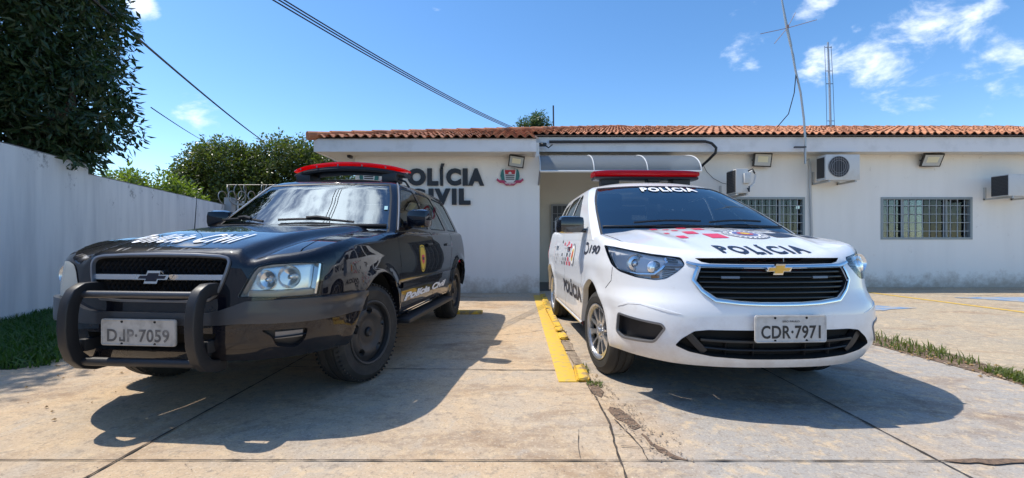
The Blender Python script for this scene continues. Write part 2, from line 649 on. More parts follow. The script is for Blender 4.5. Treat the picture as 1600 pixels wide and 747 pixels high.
class Body:
    """lower body of a car as one wall running from the front centre round to the rear centre (half, mirrored)"""

    def __init__(self, W, vF, v1, nF, mF, vR, v2, nR, mR, Df, Dc, Ds, Dr, Hz, fillet, zbot, wheels, flare):
        self.W = W
        ph = np.linspace(0, math.pi / 2, 900)
        a = np.sin(ph) ** 1.0
        # front: u = W*a, v = v1 + (vF-v1)*(1-a^n)^m
        uu = np.concatenate([W * a[:-1], [W]])
        aa = uu / W
        vv = v1 + (vF - v1) * np.maximum(0, 1 - aa ** nF) ** mF
        # rear
        ur = uu[::-1]
        vr = v2 + (vR - v2) * np.maximum(0, 1 - (ur / W) ** nR) ** mR
        U = np.concatenate([uu, np.full(40, W), ur])
        Vv = np.concatenate([vv, np.linspace(v1, v2, 42)[1:-1], vr])
        d = np.hypot(np.diff(U), np.diff(Vv))
        t = np.concatenate([[0], np.cumsum(d)])
        kp = np.concatenate([[True], np.diff(t) > 1e-7])
        U, Vv, t = U[kp], Vv[kp], t[kp]
        self.T = t[-1]
        tt = np.linspace(0, self.T, 3000)
        self.tt = tt
        self.U = np.interp(tt, t, U); self.V = np.interp(tt, t, Vv)
        tu, tv = np.gradient(self.U, tt), np.gradient(self.V, tt)
        nu, nv = -tv, tu
        k = np.ones(41) / 41
        sm = lambda q: np.convolve(np.concatenate([np.full(20, q[0]), q, np.full(20, q[-1])]), k, 'valid')
        nu, nv = sm(nu), sm(nv)
        ln = np.hypot(nu, nv); self.nu, self.nv = nu / ln, nv / ln
        self.nu[0] = 0; self.nv[0] = 1; self.nu[-1] = 0; self.nv[-1] = -1
        self.Df, self.Dc, self.Ds, self.Dr = Df, Dc, Ds, Dr
        self.Hz, self.r, self.zbot, self.wheels, self.flare = Hz, fillet, zbot, wheels, flare
        i_f = int(np.argmax(self.U > W * .9999))
        self.iF = i_f
        self.uF, self.tF = self.U[:i_f + 1], tt[:i_f + 1]
        self.v1, self.v2 = v1, v2
        # top edge
        zt = np.full(3000, 1.0)
        for _ in range(25):
            p = self._pos(tt, zt, zt)
            zt = .5 * zt + .5 * Hz(np.abs(p[:, 0]), -p[:, 1])
        self.zt = zt

    def tu(self, u): return float(np.interp(u, self.uF, self.tF))

    def tv(self, v):
        # t of a side point at length coordinate v
        return float(np.interp(-v, -self.V[100:2900], self.tt[100:2900]))

    def tur(self, u):  # rear half, by u
        j = len(self.U) - 1 - np.arange(900)
        return float(np.interp(u, self.U[j][:], self.tt[j]))

    def ztop(self, t): return np.interp(t, self.tt, self.zt)

    def _pos(self, t, z, zt):
        U = np.interp(t, self.tt, self.U); V = np.interp(t, self.tt, self.V)
        nu = np.interp(t, self.tt, self.nu); nv = np.interp(t, self.tt, self.nv)
        fr = V > (self.v1 + self.v2) / 2
        D = np.where(fr, self.Df(z), self.Dr(z)) * nv ** 2 + self.Ds(z) * nu ** 2 + np.where(fr, self.Dc(z), 0) * 4 * nu ** 2 * nv ** 2
        for (wv, wz, R) in self.wheels:
            r = np.hypot(V - wv, z - wz)
            D = D + self.flare * np.exp(-((r - R) / .055) ** 2) * np.clip(nu * 1.6 - .6, 0, 1) * np.clip((z - wz + .25) / .2, 0, 1)
        q = np.clip((self.r - (zt - z)) / self.r, 0, 1)
        D = D - self.r * (1 - np.sqrt(np.maximum(0, 1 - q ** 2 * .985)))
        return np.stack([U + nu * D, -(V + nv * D), z], 1)

    def f(self, t, z):
        t = np.clip(t, 0, self.T)
        sgn = 1
        return self._pos(t, z, self.ztop(t))

    def outer(self, zb):
        ts = np.linspace(0, self.T, 260)
        top = [(t, float(self.ztop(t))) for t in ts]
        bot = [(t, float(zb(t))) for t in ts[::-1]]
        return top + bot

    def top_ring(self):
        ts = np.linspace(0, self.T, 300)
        p = self.f(ts, self.ztop(ts))
        return p


def car_body(B, root, paint, regions, zb, step=.04, center=(0, 1.3, .55)):
    S = Surf(B.f, center)
    ts = np.arange(0, B.T, step)
    extra = [np.stack([ts, B.ztop(ts) - B.r * k], 1) for k in (.06, .2, .45, .8)]
    V, R = cut_sheet(B.outer(zb), regions, step, extra)
    return S, V, R


def hood_cap(B, root, step=.05, regions=()):
    ring = B.top_ring()
    half = [(p[0], -p[1]) for p in ring]
    full = half + [(-x, y) for x, y in half[::-1][1:-1]]
    fS = lambda a, b: np.stack([a, -b, B.Hz(np.abs(a), b)], 1)
    S = Surf(fS, (0, 1.3, .2))
    V, R = cut_sheet(full, list(regions), step)
    return S, V, R


class House:
    """greenhouse: windscreen sheet, side sheets, rear sheet, roof"""

    def __init__(self, z0, z1, vf, dep, w, vr, depr, crown, taper):
        self.z0, self.z1, self.vf, self.dep, self.w, self.vr, self.depr, self.crown, self.taper = z0, z1, vf, dep, w, vr, depr, crown, taper

    def hw(self, v, z):
        return self.w(z) - self.taper(v)

    def front(self, p, z):
        vA = self.vf(z) - self.dep
        u = p * self.hw(vA, z)
        v = self.vf(z) - self.dep * (1 - np.maximum(0, 1 - np.abs(p) ** 2.4) ** .62)
        return np.stack([u, -v, z], 1)

    def side(self, s, z):
        """s = 0 at the A pillar, 1 at the rear corner"""
        va, vb = self.vf(z) - self.dep, self.vr(z) + self.depr
        v = va + (vb - va) * s
        return np.stack([self.hw(v, z), -v, z], 1)

    def s_of(self, v, z):
        va, vb = self.vf(z) - self.dep, self.vr(z) + self.depr
        return (v - va) / (vb - va)

    def rear(self, p, z):
        vB = self.vr(z) + self.depr
        u = p * self.hw(vB, z)
        v = self.vr(z) + self.depr * (1 - np.maximum(0, 1 - np.abs(p) ** 2.6) ** .6)
        return np.stack([u, -v, z], 1)

    def sidepoly(self, poly):
        return [(float(self.s_of(np.array(v), np.array(z))), z) for v, z in poly]

    def roof_poly(self, n=60):
        z = np.full(n, self.z1)
        F = self.front(np.linspace(0, 1, n), z)
        Sd = self.side(np.linspace(0, 1, n), z)
        Rr = self.rear(np.linspace(1, 0, n), z)
        P = np.concatenate([F, Sd[1:], Rr[1:]])
        half = [(p[0], -p[1]) for p in P]
        return half + [(-x, y) for x, y in half[::-1][1:-1]]

    def roof_f(self, a, b):
        z = np.full_like(np.asarray(b, float), self.z1)
        vf, vr = float(self.vf(np.array(self.z1))), float(self.vr(np.array(self.z1)))
        pf = np.clip(np.abs(a) / np.maximum(self.hw(vf - self.dep, self.z1), .05), 0, 1)
        pr = np.clip(np.abs(a) / np.maximum(self.hw(vr + self.depr, self.z1), .05), 0, 1)
        vfl = vf - self.dep * (1 - np.maximum(0, 1 - pf ** 2.4) ** .62)
        vrl = vr + self.depr * (1 - np.maximum(0, 1 - pr ** 2.6) ** .6)
        vm = (vf + vr) / 2
        q = np.clip(np.where(b > vm, (b - vm) / (vfl - vm), (vm - b) / (vm - vrl)), 0, 1)
        wv = self.hw(b, self.z1)
        k = np.clip(np.abs(a) / np.maximum(wv, .05), 0, 1)
        h = self.crown * (1 - q ** 3.2) ** .8 * (1 - k ** 2.6) ** .75
        return np.stack([a, -b, self.z1 + h], 1)


# ------------------------------------------------------------------ car pieces shared by both cars
def strip_poly(line, w):
    lp = np.array(line, float)
    d = np.gradient(lp, axis=0); d /= np.maximum(np.linalg.norm(d, axis=1, keepdims=True), 1e-9)
    n = np.stack([-d[:, 1], d[:, 0]], 1)
    return [tuple(p) for p in np.concatenate([lp + n * w / 2, (lp - n * w / 2)[::-1]])]


def arc(cx, cy, r, a0, a1, n=24):
    return [(cx + r * math.cos(math.radians(a0 + (a1 - a0) * k / n)), cy + r * math.sin(math.radians(a0 + (a1 - a0) * k / n))) for k in range(n + 1)]


def make_wheel(root, v, side, x_out, R, w, r_rim, style, steer=0.0):
    """side -1 / +1; x_out = distance of the outer face from the car's middle line"""
    e = empty('wheel', (side * (x_out - w / 2), -v, R), 0)
    e.parent = root
    if side < 0: e.rotation_euler = (0, 0, math.pi + math.radians(steer))
    else: e.rotation_euler = (0, 0, math.radians(steer))
    h = w / 2
    prof = [(r_rim, -h + .012), (r_rim + .012, -h + .004), (R - .055, -h - .004), (R - .02, -h + .012), (R - .004, -h + .035)]
    for g in (-.5, 0, .5):
        x = g * (w - .09)
        prof += [(R, x - .009), (R - .009, x - .006), (R - .009, x + .006), (R, x + .009)]
    prof += [(R - .004, h - .035), (R - .02, h - .012), (R - .055, h + .004), (R - .058, h + .002), (r_rim + .03, h + .003), (r_rim + .012, h - .001), (r_rim, h - .012), (r_rim, 0)]
    mb = MB().lathe(prof, 'X', 72)
    # shoulder blocks
    for k in range(60 if style == 'steel' else 0):
        a = 2 * math.pi * k / 60
        for sx in (-1, 1):
            mb.box((sx * (h - .018), (R - .013) * math.cos(a), (R - .013) * math.sin(a)), (.026, .012, .010), rot=Matrix.Rotation(a, 3, 'X'))
    mb.build('tyre', M['rubber'], e)
    rimc = M['steel_black'] if style == 'steel' else M['alloy']
    outer = ellipse(0, 0, r_rim - .004, r_rim - .004, 64)
    holes = []
    if style == 'steel':
        for k in range(5):
            a = 2 * math.pi * k / 5 + .35
            c, s_ = math.cos(a), math.sin(a)
            loc = ellipse(0, 0, .033, .024, 18)
            holes.append([(c * (r_rim * .72 + y) - s_ * x, s_ * (r_rim * .72 + y) + c * x) for x, y in loc])
        rr = np.array([0, .03, .055, .075, .09, .12, .15, .165, .18, .19]) * (r_rim / .19)
        dd = np.array([.030, .030, .032, .036, .030, .010, .014, .030, .034, .034])
    else:
        for k in range(5):
            for da in (-.27, .27):
                a = 2 * math.pi * k / 5 + da + .2
                c, s_ = math.cos(a), math.sin(a)
                q = rounded([(-.014, .075), (.014, .075), (.040, r_rim * .86), (-.040, r_rim * .86)], .018, 4)
                holes.append([(c * y - s_ * x, s_ * y + c * x) for x, y in q])
        rr = np.array([0, .03, .045, .06, .10, .15, .18, .19, .2]) * (r_rim / .2)
        dd = np.array([.012, .013, .022, .020, .012, .006, .006, .012, .016])
    fS = lambda a, b: np.stack([h - .004 - np.interp(np.hypot(a, b), rr, dd), a, b], 1)
    S = Surf(fS, (-5, 0, 0))
    V, Rg = cut_sheet(outer, [('hole', holes)], .016)
    mb = MB()
    sheet_part(mb, S, V, Rg[''])
    for hl in holes: rim_strip(mb, S, hl, 0, -.03, .012)
    # rim barrel and lip
    vs = MB()
    mb.has_n = False
    mb.lathe([(r_rim + .012, h + .004), (r_rim + .004, h + .007), (r_rim - .006, h + .001), (r_rim - .010, h - .03)], 'X', 64)
    mb.build('rim', rimc, e)
    MB().lathe([(0, h - .10), (r_rim - .012, h - .10), (r_rim - .012, -h + .02), (0, -h + .02)], 'X', 40).build('brake_backing', M['gap'], e)
    if style == 'steel':
        c = MB().lathe([(0, h - .022), (.026, h - .012), (.034, h - .02), (.036, h - .04)], 'X', 28)
        for k in range(5):
            a = 2 * math.pi * k / 5
            c.lathe([(0, h - .040), (.008, h - .041), (.0095, h - .058)], 'X', 8, (0, .064 * math.cos(a), .064 * math.sin(a)))
        c.build('hub_cap', M['black_plastic'], e)
    else:
        c = MB().lathe([(0, h - .006), (.022, h - .007), (.028, h - .012), (.029, h - .03)], 'X', 28)
        for k in range(5):
            a = 2 * math.pi * k / 5 + .2
            c.lathe([(0, h - .018), (.007, h - .019), (.008, h - .035)], 'X', 8, (0, .045 * math.cos(a), .045 * math.sin(a)))
        c.build('hub_cap', M['silver'], e)
    return e


def loft_u(mb, hw, n, sec, mi=0):
    """sec(s in -1..1) -> (vc, z0, z1, half depth); rounded cross-sections"""
    ring = 14
    verts, faces = [], []
    for i in range(n + 1):
        s = math.sin(math.pi / 2 * (2 * i / n - 1))
        vc, z0, z1, hd = sec(s)
        for k in range(ring):
            a = 2 * math.pi * k / ring
            c, si = math.cos(a), math.sin(a)
            e = .55
            x = math.copysign(abs(c) ** e, c) * hd
            z = math.copysign(abs(si) ** e, si) * (z1 - z0) / 2
            verts.append((s * hw, -(vc + x), (z0 + z1) / 2 + z))
    for i in range(n):
        for k in range(ring):
            faces.append((i * ring + k, i * ring + (k + 1) % ring, (i + 1) * ring + (k + 1) % ring, (i + 1) * ring + k))
    faces.append(tuple(range(ring))); faces.append(tuple(n * ring + k for k in range(ring)))
    return mb.add(verts, faces, mi=mi)


def sweep_rect(mb, path, a, b, corner=.012):
    """path of (u, v, z); rectangle a wide across u, b deep in the path's plane"""
    pts = [Vector((p[0], -p[1], p[2])) for p in path]
    n = len(pts)
    sec = rounded([(-a, -b), (a, -b), (a, b), (-a, b)], corner, 3)
    m = len(sec)
    verts, faces = [], []
    for i, p in enumerate(pts):
        d = (pts[min(i + 1, n - 1)] - pts[max(i - 1, 0)]).normalized()
        nr = Vector((1, 0, 0)).cross(d).normalized()
        for x, y in sec: verts.append(p + Vector((1, 0, 0)) * x + nr * y)
    for i in range(n - 1):
        for k in range(m):
            faces.append((i * m + k, i * m + (k + 1) % m, (i + 1) * m + (k + 1) % m, (i + 1) * m + k))
    faces.append(tuple(range(m))); faces.append(tuple((n - 1) * m + k for k in range(m)))
    return mb.add(verts, faces)


def bowtie(cx, cz, hw, hh):
    o = .30  # outline of the cross emblem, arms slanted
    q = [(-1.0, -.38), (-.42, -.38), (-.50, -1.0), (.26, -1.0), (.34, -.38), (.86, -.38), (1.0, .38), (.42, .38), (.50, 1.0), (-.26, 1.0), (-.34, .38), (-.86, .38)]
    return [(cx + x * hw, cz + y * hh) for x, y in q]


def seat_mesh(parent, u, v, z):
    mb = MB()
    mb.box((u, -(v - .05), z), (.46, .14, .50), bev=.05, rot=Matrix.Rotation(math.radians(-14), 3, 'X'))
    mb.build('seat', M['seat'], parent)
    hb = MB()
    hb.box((u, -(v - .14), z + .36), (.27, .10, .17), bev=.04)
    hb.tube([(u - .06, -(v - .12), z + .2), (u - .06, -(v - .14), z + .3)], .008)
    hb.tube([(u + .06, -(v - .12), z + .2), (u + .06, -(v - .14), z + .3)], .008)
    hb.build('headrest', M['seat'], parent)


def interior(root, vd, zb, hw, vrear):
    """steering wheel, front seats, rear bench seen through the panes"""
    for u in (-.38, .38): seat_mesh(root, u, vd - .95, zb + .02)
    MB().box((0, -(vrear), zb + .0), (1.2, .14, .42), bev=.05).build('rear_seat', M['seat'], root)
    ctr = Vector((.38, -(vd - .42), zb - .02))
    R = Matrix.Rotation(math.radians(60), 3, 'X')
    pts = [ctr + R @ Vector((.18 * math.cos(a), .18 * math.sin(a), 0)) for a in np.linspace(0, 2 * math.pi, 28, endpoint=False)]
    mb = MB().tube(pts, .014, 8, closed=True)
    mb.tube([ctr + R @ Vector((-.17, 0, 0)), ctr + R @ Vector((.17, 0, 0))], .014)
    mb.build('steering_wheel', M['dark'], root)
    MB().box((0, -(vd - .55), zb + .34), (.24, .02, .07), bev=.01).build('rear_view_mirror', M['black_plastic'], root)


def build_house(H, root, paint, win_front, wins, rear_win, glass_f, glass_s, pillar_black=None, seal=.014):
    """shell, windscreen, side windows (objects per pane), rear window, roof"""
    c = (0, -(float(H.vf(np.array(1.3))) - 1.4), 1.15)
    out = {}
    # windscreen
    S = Surf(lambda a, b: H.front(a, b), c)
    sealp = [(max(0, p + (0.02 if p > 0 else 0)), z + (.016 if z > 1.3 else -.02)) for p, z in win_front]
    V, R = cut_sheet([(0, H.z0), (1, H.z0), (1, H.z1), (0, H.z1)], [('seal', [sealp]), ('glass', [win_front])], .045)
    shell = MB()
    sheet_part(shell, S, V, R[''], both=True)
    g = sheet_part(MB(), S, V, R['glass'], -.004, both=True).build('windscreen', glass_f, root)
    sl = MB(); sheet_part(sl, S, V, R['seal'], -.001, both=True); sl.build('windscreen_seal', M['seal'], g)
    out['S_front'] = S
    # sides
    S2 = Surf(lambda a, b: H.side(a, b), c)
    polys = [H.sidepoly(resample(rounded(w, .04, 4), .05)) for w in wins]
    grow = []
    for w in wins:
        ww = np.array(w, float); cc = ww.mean(0)
        q = []
        for p in ww:
            d = np.sign(p - cc); q.append(tuple(p + d * np.array([seal, seal])))
        grow.append(H.sidepoly(resample(rounded(q, .045, 4), .05)))
    L = abs(float(H.vf(np.array(1.3)) - H.vr(np.array(1.3))))
    # work in a scaled domain so that triangles stay even
    sc = np.array([L, 1.0])
    S2s = Surf(lambda a, b: H.side(a / L, b), c)
    scl = lambda P: [(p[0] * L, p[1]) for p in P]
    V, R = cut_sheet([(0, H.z0), (L, H.z0), (L, H.z1), (0, H.z1)], [('seal', [scl(q) for q in grow])] + [('w%d' % i, [scl(q)]) for i, q in enumerate(polys)], .05)
    sheet_part(shell, S2s, V, R[''], both=True)
    for sd_ in (False, True):
        for i in range(len(wins)):
            g = sheet_part(MB(), S2s, V, R['w%d' % i], -.006, mirror=sd_).build('side_window', glass_s, root)
        sl = MB(); sheet_part(sl, S2s, V, R['seal'], -.002, mirror=sd_); sl.build('window_seal', M['seal'] if pillar_black is None else pillar_black, root)
    out['S_side'] = S2s; out['L'] = L
    # rear
    S3 = Surf(lambda a, b: H.rear(a, b), c)
    V, R = cut_sheet([(0, H.z0), (1, H.z0), (1, H.z1), (0, H.z1)], [('glass', [rear_win])], .06)
    sheet_part(shell, S3, V, R[''], both=True)
    sheet_part(MB(), S3, V, R['glass'], -.004, both=True).build('rear_window', glass_s, root)
    # roof
    S4 = Surf(H.roof_f, (0, c[1], 0))
    V, R = cut_sheet(H.roof_poly(), [], .06)
    sheet_part(shell, S4, V, R[''])
    shell.build('cabin_shell', paint, root)
    out['S_roof'] = S4
    return out


def number_plate(root, S, B, uc, zc, w, h, text, old, off, top=None, shift=0):
    """flat plate in front of the bumper"""
    p, n = S.pn([(B.tu(0), zc)], off)
    y = p[0][1]
    e = MB().prism(rounded([(-w / 2, -h / 2), (w / 2, -h / 2), (w / 2, h / 2), (-w / 2, h / 2)], .016, 4), 0, -.008,
                   lambda x, z, d: (uc + x, y + d, zc + z)).build('number_plate', M['plate_old' if old else 'plate'], root, angle=30)
    b = .006
    fr = MB()
    lp = rounded([(-w / 2 + b, -h / 2 + b), (w / 2 - b, -h / 2 + b), (w / 2 - b, h / 2 - b), (-w / 2 + b, h / 2 - b)], .012, 4)
    fr.tube([(uc + x, y - .008, zc + z) for x, z in lp], .0035, 6, closed=True)
    fr.build('plate_rim', M['plate_old' if old else 'plate'], e)
    Sp = Surf(lambda a, b_: np.stack([a, np.full_like(a, y - .008), b_], 1), (0, 50, 0))
    ink = MB()
    ch, x0, x1, zl = h * .47, uc - w * .415, uc + w * .415, zc - h * .335
    if 'J' in text:   # square-cut J of the plate lettering: an I with a hook at its foot
        _, _, wa = text_mesh(text.replace('DJ', 'D I').split('P')[0], .022, 0, None, 1.05)
        _, _, wt = text_mesh(text.replace('DJ', 'D I'), .022, 0, None, 1.05)
        k = (x1 - x0) / wt
        for q in ([(wa - .55, 0), (wa - .05, 0), (wa - .05, .15), (wa - .55, .15)], [(wa - .55, .15), (wa - .40, .15), (wa - .40, .34), (wa - .55, .34)]):
            poly_decal(ink, Sp, [(x0 + x * k, zl + y_ * ch) for x, y_ in q], .0015, .02)
        text = text.replace('DJ', 'D I')
    text_decal(ink, Sp, text, lambda x, yy: np.stack([x0 + x * (x1 - x0), zl + yy * ch], 1), .0015, bold=.022, grid=None, space=1.05)
    if top:
        text_decal(ink, Sp, top, lambda x, yy: np.stack([uc - w * .12 + x * w * .24, zc + h * .24 + yy * h * .07], 1), .0015, bold=.02, grid=None)
    ink.build('lettering', M['plate_ink_old' if old else 'plate_ink'], e)
    bolts = MB()
    for bx in (-.22, .22):
        for bz in (.40, -.43):
            bolts.lathe([(0, -.0105), (.006, -.0105), (.0075, -.008)], 'Y', 10, (uc + bx * w, y, zc + bz * h))
    bolts.build('plate_bolt', M['gap'], e)
    return e


def headlamp(root, S, V, R, name, poly, mirror, depth, lens_mat, bulbs, paint_back, bezel=.014):
    """housing bowl, bulbs and ribs behind a clear cover"""
    mb = MB()
    sheet_part(mb, S, V, R[name], -depth, mirror=mirror)
    e = mb.build('headlamp', paint_back, root)
    w = MB(); rim_strip(w, S, poly, .0, -depth, .02, mirror=mirror); w.build('housing', M['lamp_back'], e)
    sheet_part(MB(), S, V, R[name], .001, mirror=mirror).build('lens', lens_mat, e)
    bz = MB(); ribbon(bz, S, list(poly) , bezel, -.004, -.02, .02, mirror=mirror, closed=True); bz.build('bezel', M['gap'], e)
    sx = -1 if mirror else 1
    for (a, z, r, kind) in bulbs:
        p, n = S.pn([(a, z)], -depth)
        p, n = p[0] * np.array([sx, 1, 1]), n[0] * np.array([sx, 1, 1])
        d = Vector((0, -1, 0)) * .8 + Vector(n) * .2; d.normalize()
        q = d.to_track_quat('Z', 'Y').to_matrix()
        b = MB()
        if kind == 'bowl':
            pr = [(r, depth * .75), (r * .98, depth * .70), (r * .8, depth * .3), (r * .5, .012), (r * .22, .004), (r * .2, depth * .55), (r * .1, depth * .62), (0, depth * .63)]
        else:
            pr = [(r, 0), (r, depth * .45), (r * .9, depth * .6), (r * .6, depth * .75), (0, depth * .85)]
        t = MB().lathe(pr, 'Z', 28)
        b.add([q @ Vector(v) + Vector(p) for v in t.v], t.f)
        b.build('reflector' if kind == 'bowl' else 'projector', mat('lamp bowl', (.88, .89, .9), .2, metal=.85), e)
    return e


# ------------------------------------------------------------------ white police minivan
def build_minivan():
    root = empty('police_minivan', (1.503, 3.62, 0), math.asin(.049),
                 'white police minivan with red and navy checks on its bonnet, parked on the right', 'car')
    zc = smooth_prof([(-3.6, 1.17), (-1, 1.15), (-.30, 1.16), (-.2, 1.155), (.1, 1.115), (.4, 1.062), (.7, .992), (.86, .945), (.9, .932), (1.0, .905)], .03)
    zs = smooth_prof([(-3.6, 1.16), (-2.5, 1.14), (-1, 1.105), (-.4, 1.085), (0, 1.062), (.3, 1.034), (.55, 1.002), (.75, .965), (.9, .93), (1.0, .90)], .03)

    def Hz(u, v):
        k = np.clip(u / .9, 0, 1)
        z = zc(v) + (zs(v) - zc(v)) * k ** 2.2
        # two soft creases running up the bonnet
        z = z + .010 * np.exp(-((u - (.40 + .16 * np.clip(.8 - v, 0, 1.2))) / .05) ** 2) * np.clip((v + .3) / .3, 0, 1) * np.clip((.85 - v) / .3, 0, 1)
        return z
    Df = smooth_prof([(.15, -.10), (.28, -.045), (.31, -.02), (.35, -.006), (.40, 0), (.52, 0), (.62, -.004), (.655, -.014), (.76, -.035), (.87, -.06), (.92, -.085), (1.0, -.15), (1.2, -.4)], .010)
    Dc = smooth_prof([(.15, -.05), (.3, .0), (.42, .045), (.55, .05), (.64, .035), (.72, .0), (.9, -.01), (1.1, -.02)], .02)
    Ds = smooth_prof([(.15, -.09), (.26, -.05), (.30, -.018), (.36, -.012), (.45, -.018), (.56, -.016), (.64, .0), (.70, -.004), (.86, .002), (.92, -.012), (1.0, -.026), (1.1, -.05), (1.3, -.09)], .014)
    Dr = smooth_prof([(.15, -.1), (.35, 0), (.65, 0), (.8, -.06), (1.2, -.12)], .02)
    RW = .325
    wheels = [(0.0, RW - .01, .415), (-2.60, RW - .01, .40)]
    B = Body(.92, .97, .1, 2.6, .42, -3.46, -2.75, 3, .4, Df, Dc, Ds, Dr, Hz, .05, None, wheels, .014)
    U = lambda u, z: (B.tu(u), z)
    Vv = lambda v, z: (B.tv(v), z)

    def zb(t):
        v = float(np.interp(t, B.tt, B.V)); u = float(np.interp(t, B.tt, B.U))
        if v > .3: return .285 + .02 * max(0, (u - .6) / .3)
        if v < -2.9: return .32
        return .285
    arches = []
    for (wv, wz, R) in wheels:
        a = [(B.tv(v), z) for v, z in arc(wv, wz, R, 215, -35, 34)]
        arches.append(a + [(a[-1][0], .1), (a[0][0], .1)])
    slit = [U(0, .894), U(.20, .8945), U(.40, .897), U(.45, .906), U(.49, .929), U(.40, .930), U(.2, .932), U(0, .932)]
    grille = [U(0, .674), U(.12, .675), U(.24, .682), U(.37, .697), U(.44, .745), U(.482, .795), U(.455, .872), U(.2, .870), U(0, .868)]
    lower = rounded([(-.06, .340), U(.20, .342), U(.40, .354), U(.52, .377), U(.585, .41), U(.555, .452), U(.492, .502), U(.42, .512), U(.2, .512), (-.06, .512)], .012)
    fog = rounded([U(.845, .555), U(.645, .530), U(.630, .505), U(.68, .413), U(.825, .400), U(.855, .43)], .025)
    head = rounded([Vv(.27, 1.004), Vv(.43, .994), U(.846, .981), U(.73, .952), U(.60, .936), U(.569, .932), U(.543, .888), U(.585, .844), U(.641, .80), U(.691, .789),
                    U(.781, .799), Vv(.526, .830), Vv(.44, .870), Vv(.355, .935)], .018)
    gapl = [
        strip_poly([Vv(.36, .70), Vv(.44, .76), Vv(.455, .855)], .006),
        strip_poly([Vv(-.44, 1.06), Vv(-.43, .95), Vv(-.435, .70), Vv(-.46, .50), Vv(-.46, .325)], .007),
        strip_poly([Vv(-1.40, 1.09), Vv(-1.40, .6), Vv(-1.38, .325)], .007),
        strip_poly([Vv(-2.27, 1.10), Vv(-2.24, .82), Vv(-2.14, .62), Vv(-2.12, .5)], .007),
        strip_poly([Vv(-.46, .325), Vv(-1.3, .325), Vv(-2.12, .325)], .007),
    ]
    tail = [Vv(-2.95, .78), (B.tur(.70), .80), (B.tur(.70), 1.05), Vv(-2.98, 1.05)]
    regs = [('hole', arches), ('gap', gapl), ('slit', [slit]), ('grille', [grille]), ('lower', [lower]), ('fog', [fog]), ('head', [head]), ('tail', [tail])]
    S, V, R = car_body(B, root, M['white_paint'], regs, zb)
    body = MB()
    sheet_part(body, S, V, R[''], both=True)
    for a in arches:
        rim_strip(body, S, [q for q in a[:-2] if q[1] > .285], 0, -.045, .03, both=True, closed=False)
    # bonnet and everything under the cabin
    base = [(.70, -.28), (.80, -.6), (.80, -3.1), (.5, -3.3), (0, -3.3)]
    cabin = [(0, -.24)] + base
    cab = cabin + [(-u, v) for u, v in cabin[::-1][1:-1]]
    bl = [(0.0, .893), (.3, .872), (.52, .80), (.70, .66), (.76, .55), (.795, .40), (.80, .1), (.80, -.30)]
    hoodgap = [strip_poly([(s * u, v) for u, v in bl[4:]], .008) for s in (1, -1)]
    SH, VH, RH = hood_cap(B, root, .045, [('hgap', hoodgap), ('cab', [cab])])
    sheet_part(body, SH, VH, RH[''])
    body.build('body', M['white_paint'], root)
    g = MB(); sheet_part(g, S, V, R['gap'], -.008, both=True); sheet_part(g, SH, VH, RH['hgap'], -.006)
    g.build('panel_gap', M['gap'], root)
    MBc = MB(); sheet_part(MBc, SH, VH, RH['cab'], 0); MBc.build('dashboard', M['dark'], root)
    # wheel-arch liners, underbody
    lin = MB()
    for (wv, wz, Ra) in wheels:
        for s in (-1, 1):
            pts = arc(wv, wz, Ra + .012, 188, -8, 24)
            xo = [min(.885, float(np.interp(-p[0], -B.V[100:2900], B.U[100:2900])) - .04 - .5 * max(0, p[0] - .25)) for p in pts]
            vs = [(s * x_, -p[0], p[1]) for x_, p in zip(xo, pts)] + [(s * .52, -p[0], p[1]) for p in pts]
            n = len(pts)
            lin.add(vs, [(i, i + 1, n + i + 1, n + i) for i in range(n - 1)])
            lin.add([(s * .52, -p[0], p[1]) for p in pts] + [(s * .52, -wv, wz)], [(i, i + 1, n) for i in range(n - 1)])
    lin.box((0, 1.45, .40), (1.4, 3.8, .22), bev=.03)
    lin.box((0, 1.5, .34), (.5, 3.4, .1), bev=.02)
    lin.build('underbody', M['gap'], root)

    # ---- front face
    gr = MB(); sheet_part(gr, S, V, R['grille'], -.055, both=True); rim_strip(gr, S, grille[1:-1] , 0.004, -.055, .02, both=True, closed=False)
    gr = gr.build('grille', M['gap'], root)
    lv = MB()
    for k, z in enumerate(np.linspace(.70, .85, 6)):
        um = .47 if z > .78 else np.interp(z, [.68, .70, .745, .795], [.22, .37, .44, .48])
        ribbon(lv, S, [U(0, z), U(um * .5, z), U(um * .985, z)], .012, -.008, -.05, .04, both=True)
    lv.build('louvre', mat('dark gloss louvre', (.008, .008, .009), .3), gr)
    bl_ = MB()
    for s_ in (0, 1):
        ribbon(bl_, S, [U(.23, .818), U(.34, .818)], .016, -.003, -.03, .04, mirror=bool(s_))
    bl_.build('strobe_lamp', M['satin'], gr)
    sg = MB(); sheet_part(sg, S, V, R['slit'], -.035, both=True); rim_strip(sg, S, slit[1:-1], 0, -.035, .02, both=True, closed=False)
    sg = sg.build('upper_slot', M['gap'], root)
    ch = MB()
    ribbon(ch, S, [U(0, .880), U(.25, .8815), U(.45, .884), U(.50, .892), U(.538, .902)], .018, .010, -.006, .03, both=True)
    ribbon(ch, S, [U(.474, .874), U(.487, .845), U(.500, .798), U(.455, .738), U(.380, .681), U(.24, .665), U(.1, .659), U(0, .658)], .020, .012, -.006, .03, both=True)
    ch.build('chrome_frame', M['chrome'], root)
    p, n = S.pn([(0.0, .868)], 0)
    y0 = p[0][1]
    em = MB().prism(bowtie(0, .866, .078, .032), -.030, -.012, lambda x, z, d: (x, y0 + d, z)).build('emblem', M['chrome'], root, angle=25)
    MB().prism(bowtie(0, .866, .066, .023), -.034, -.030, lambda x, z, d: (x, y0 + d, z)).build('emblem_face', M['gold'], em, angle=25)
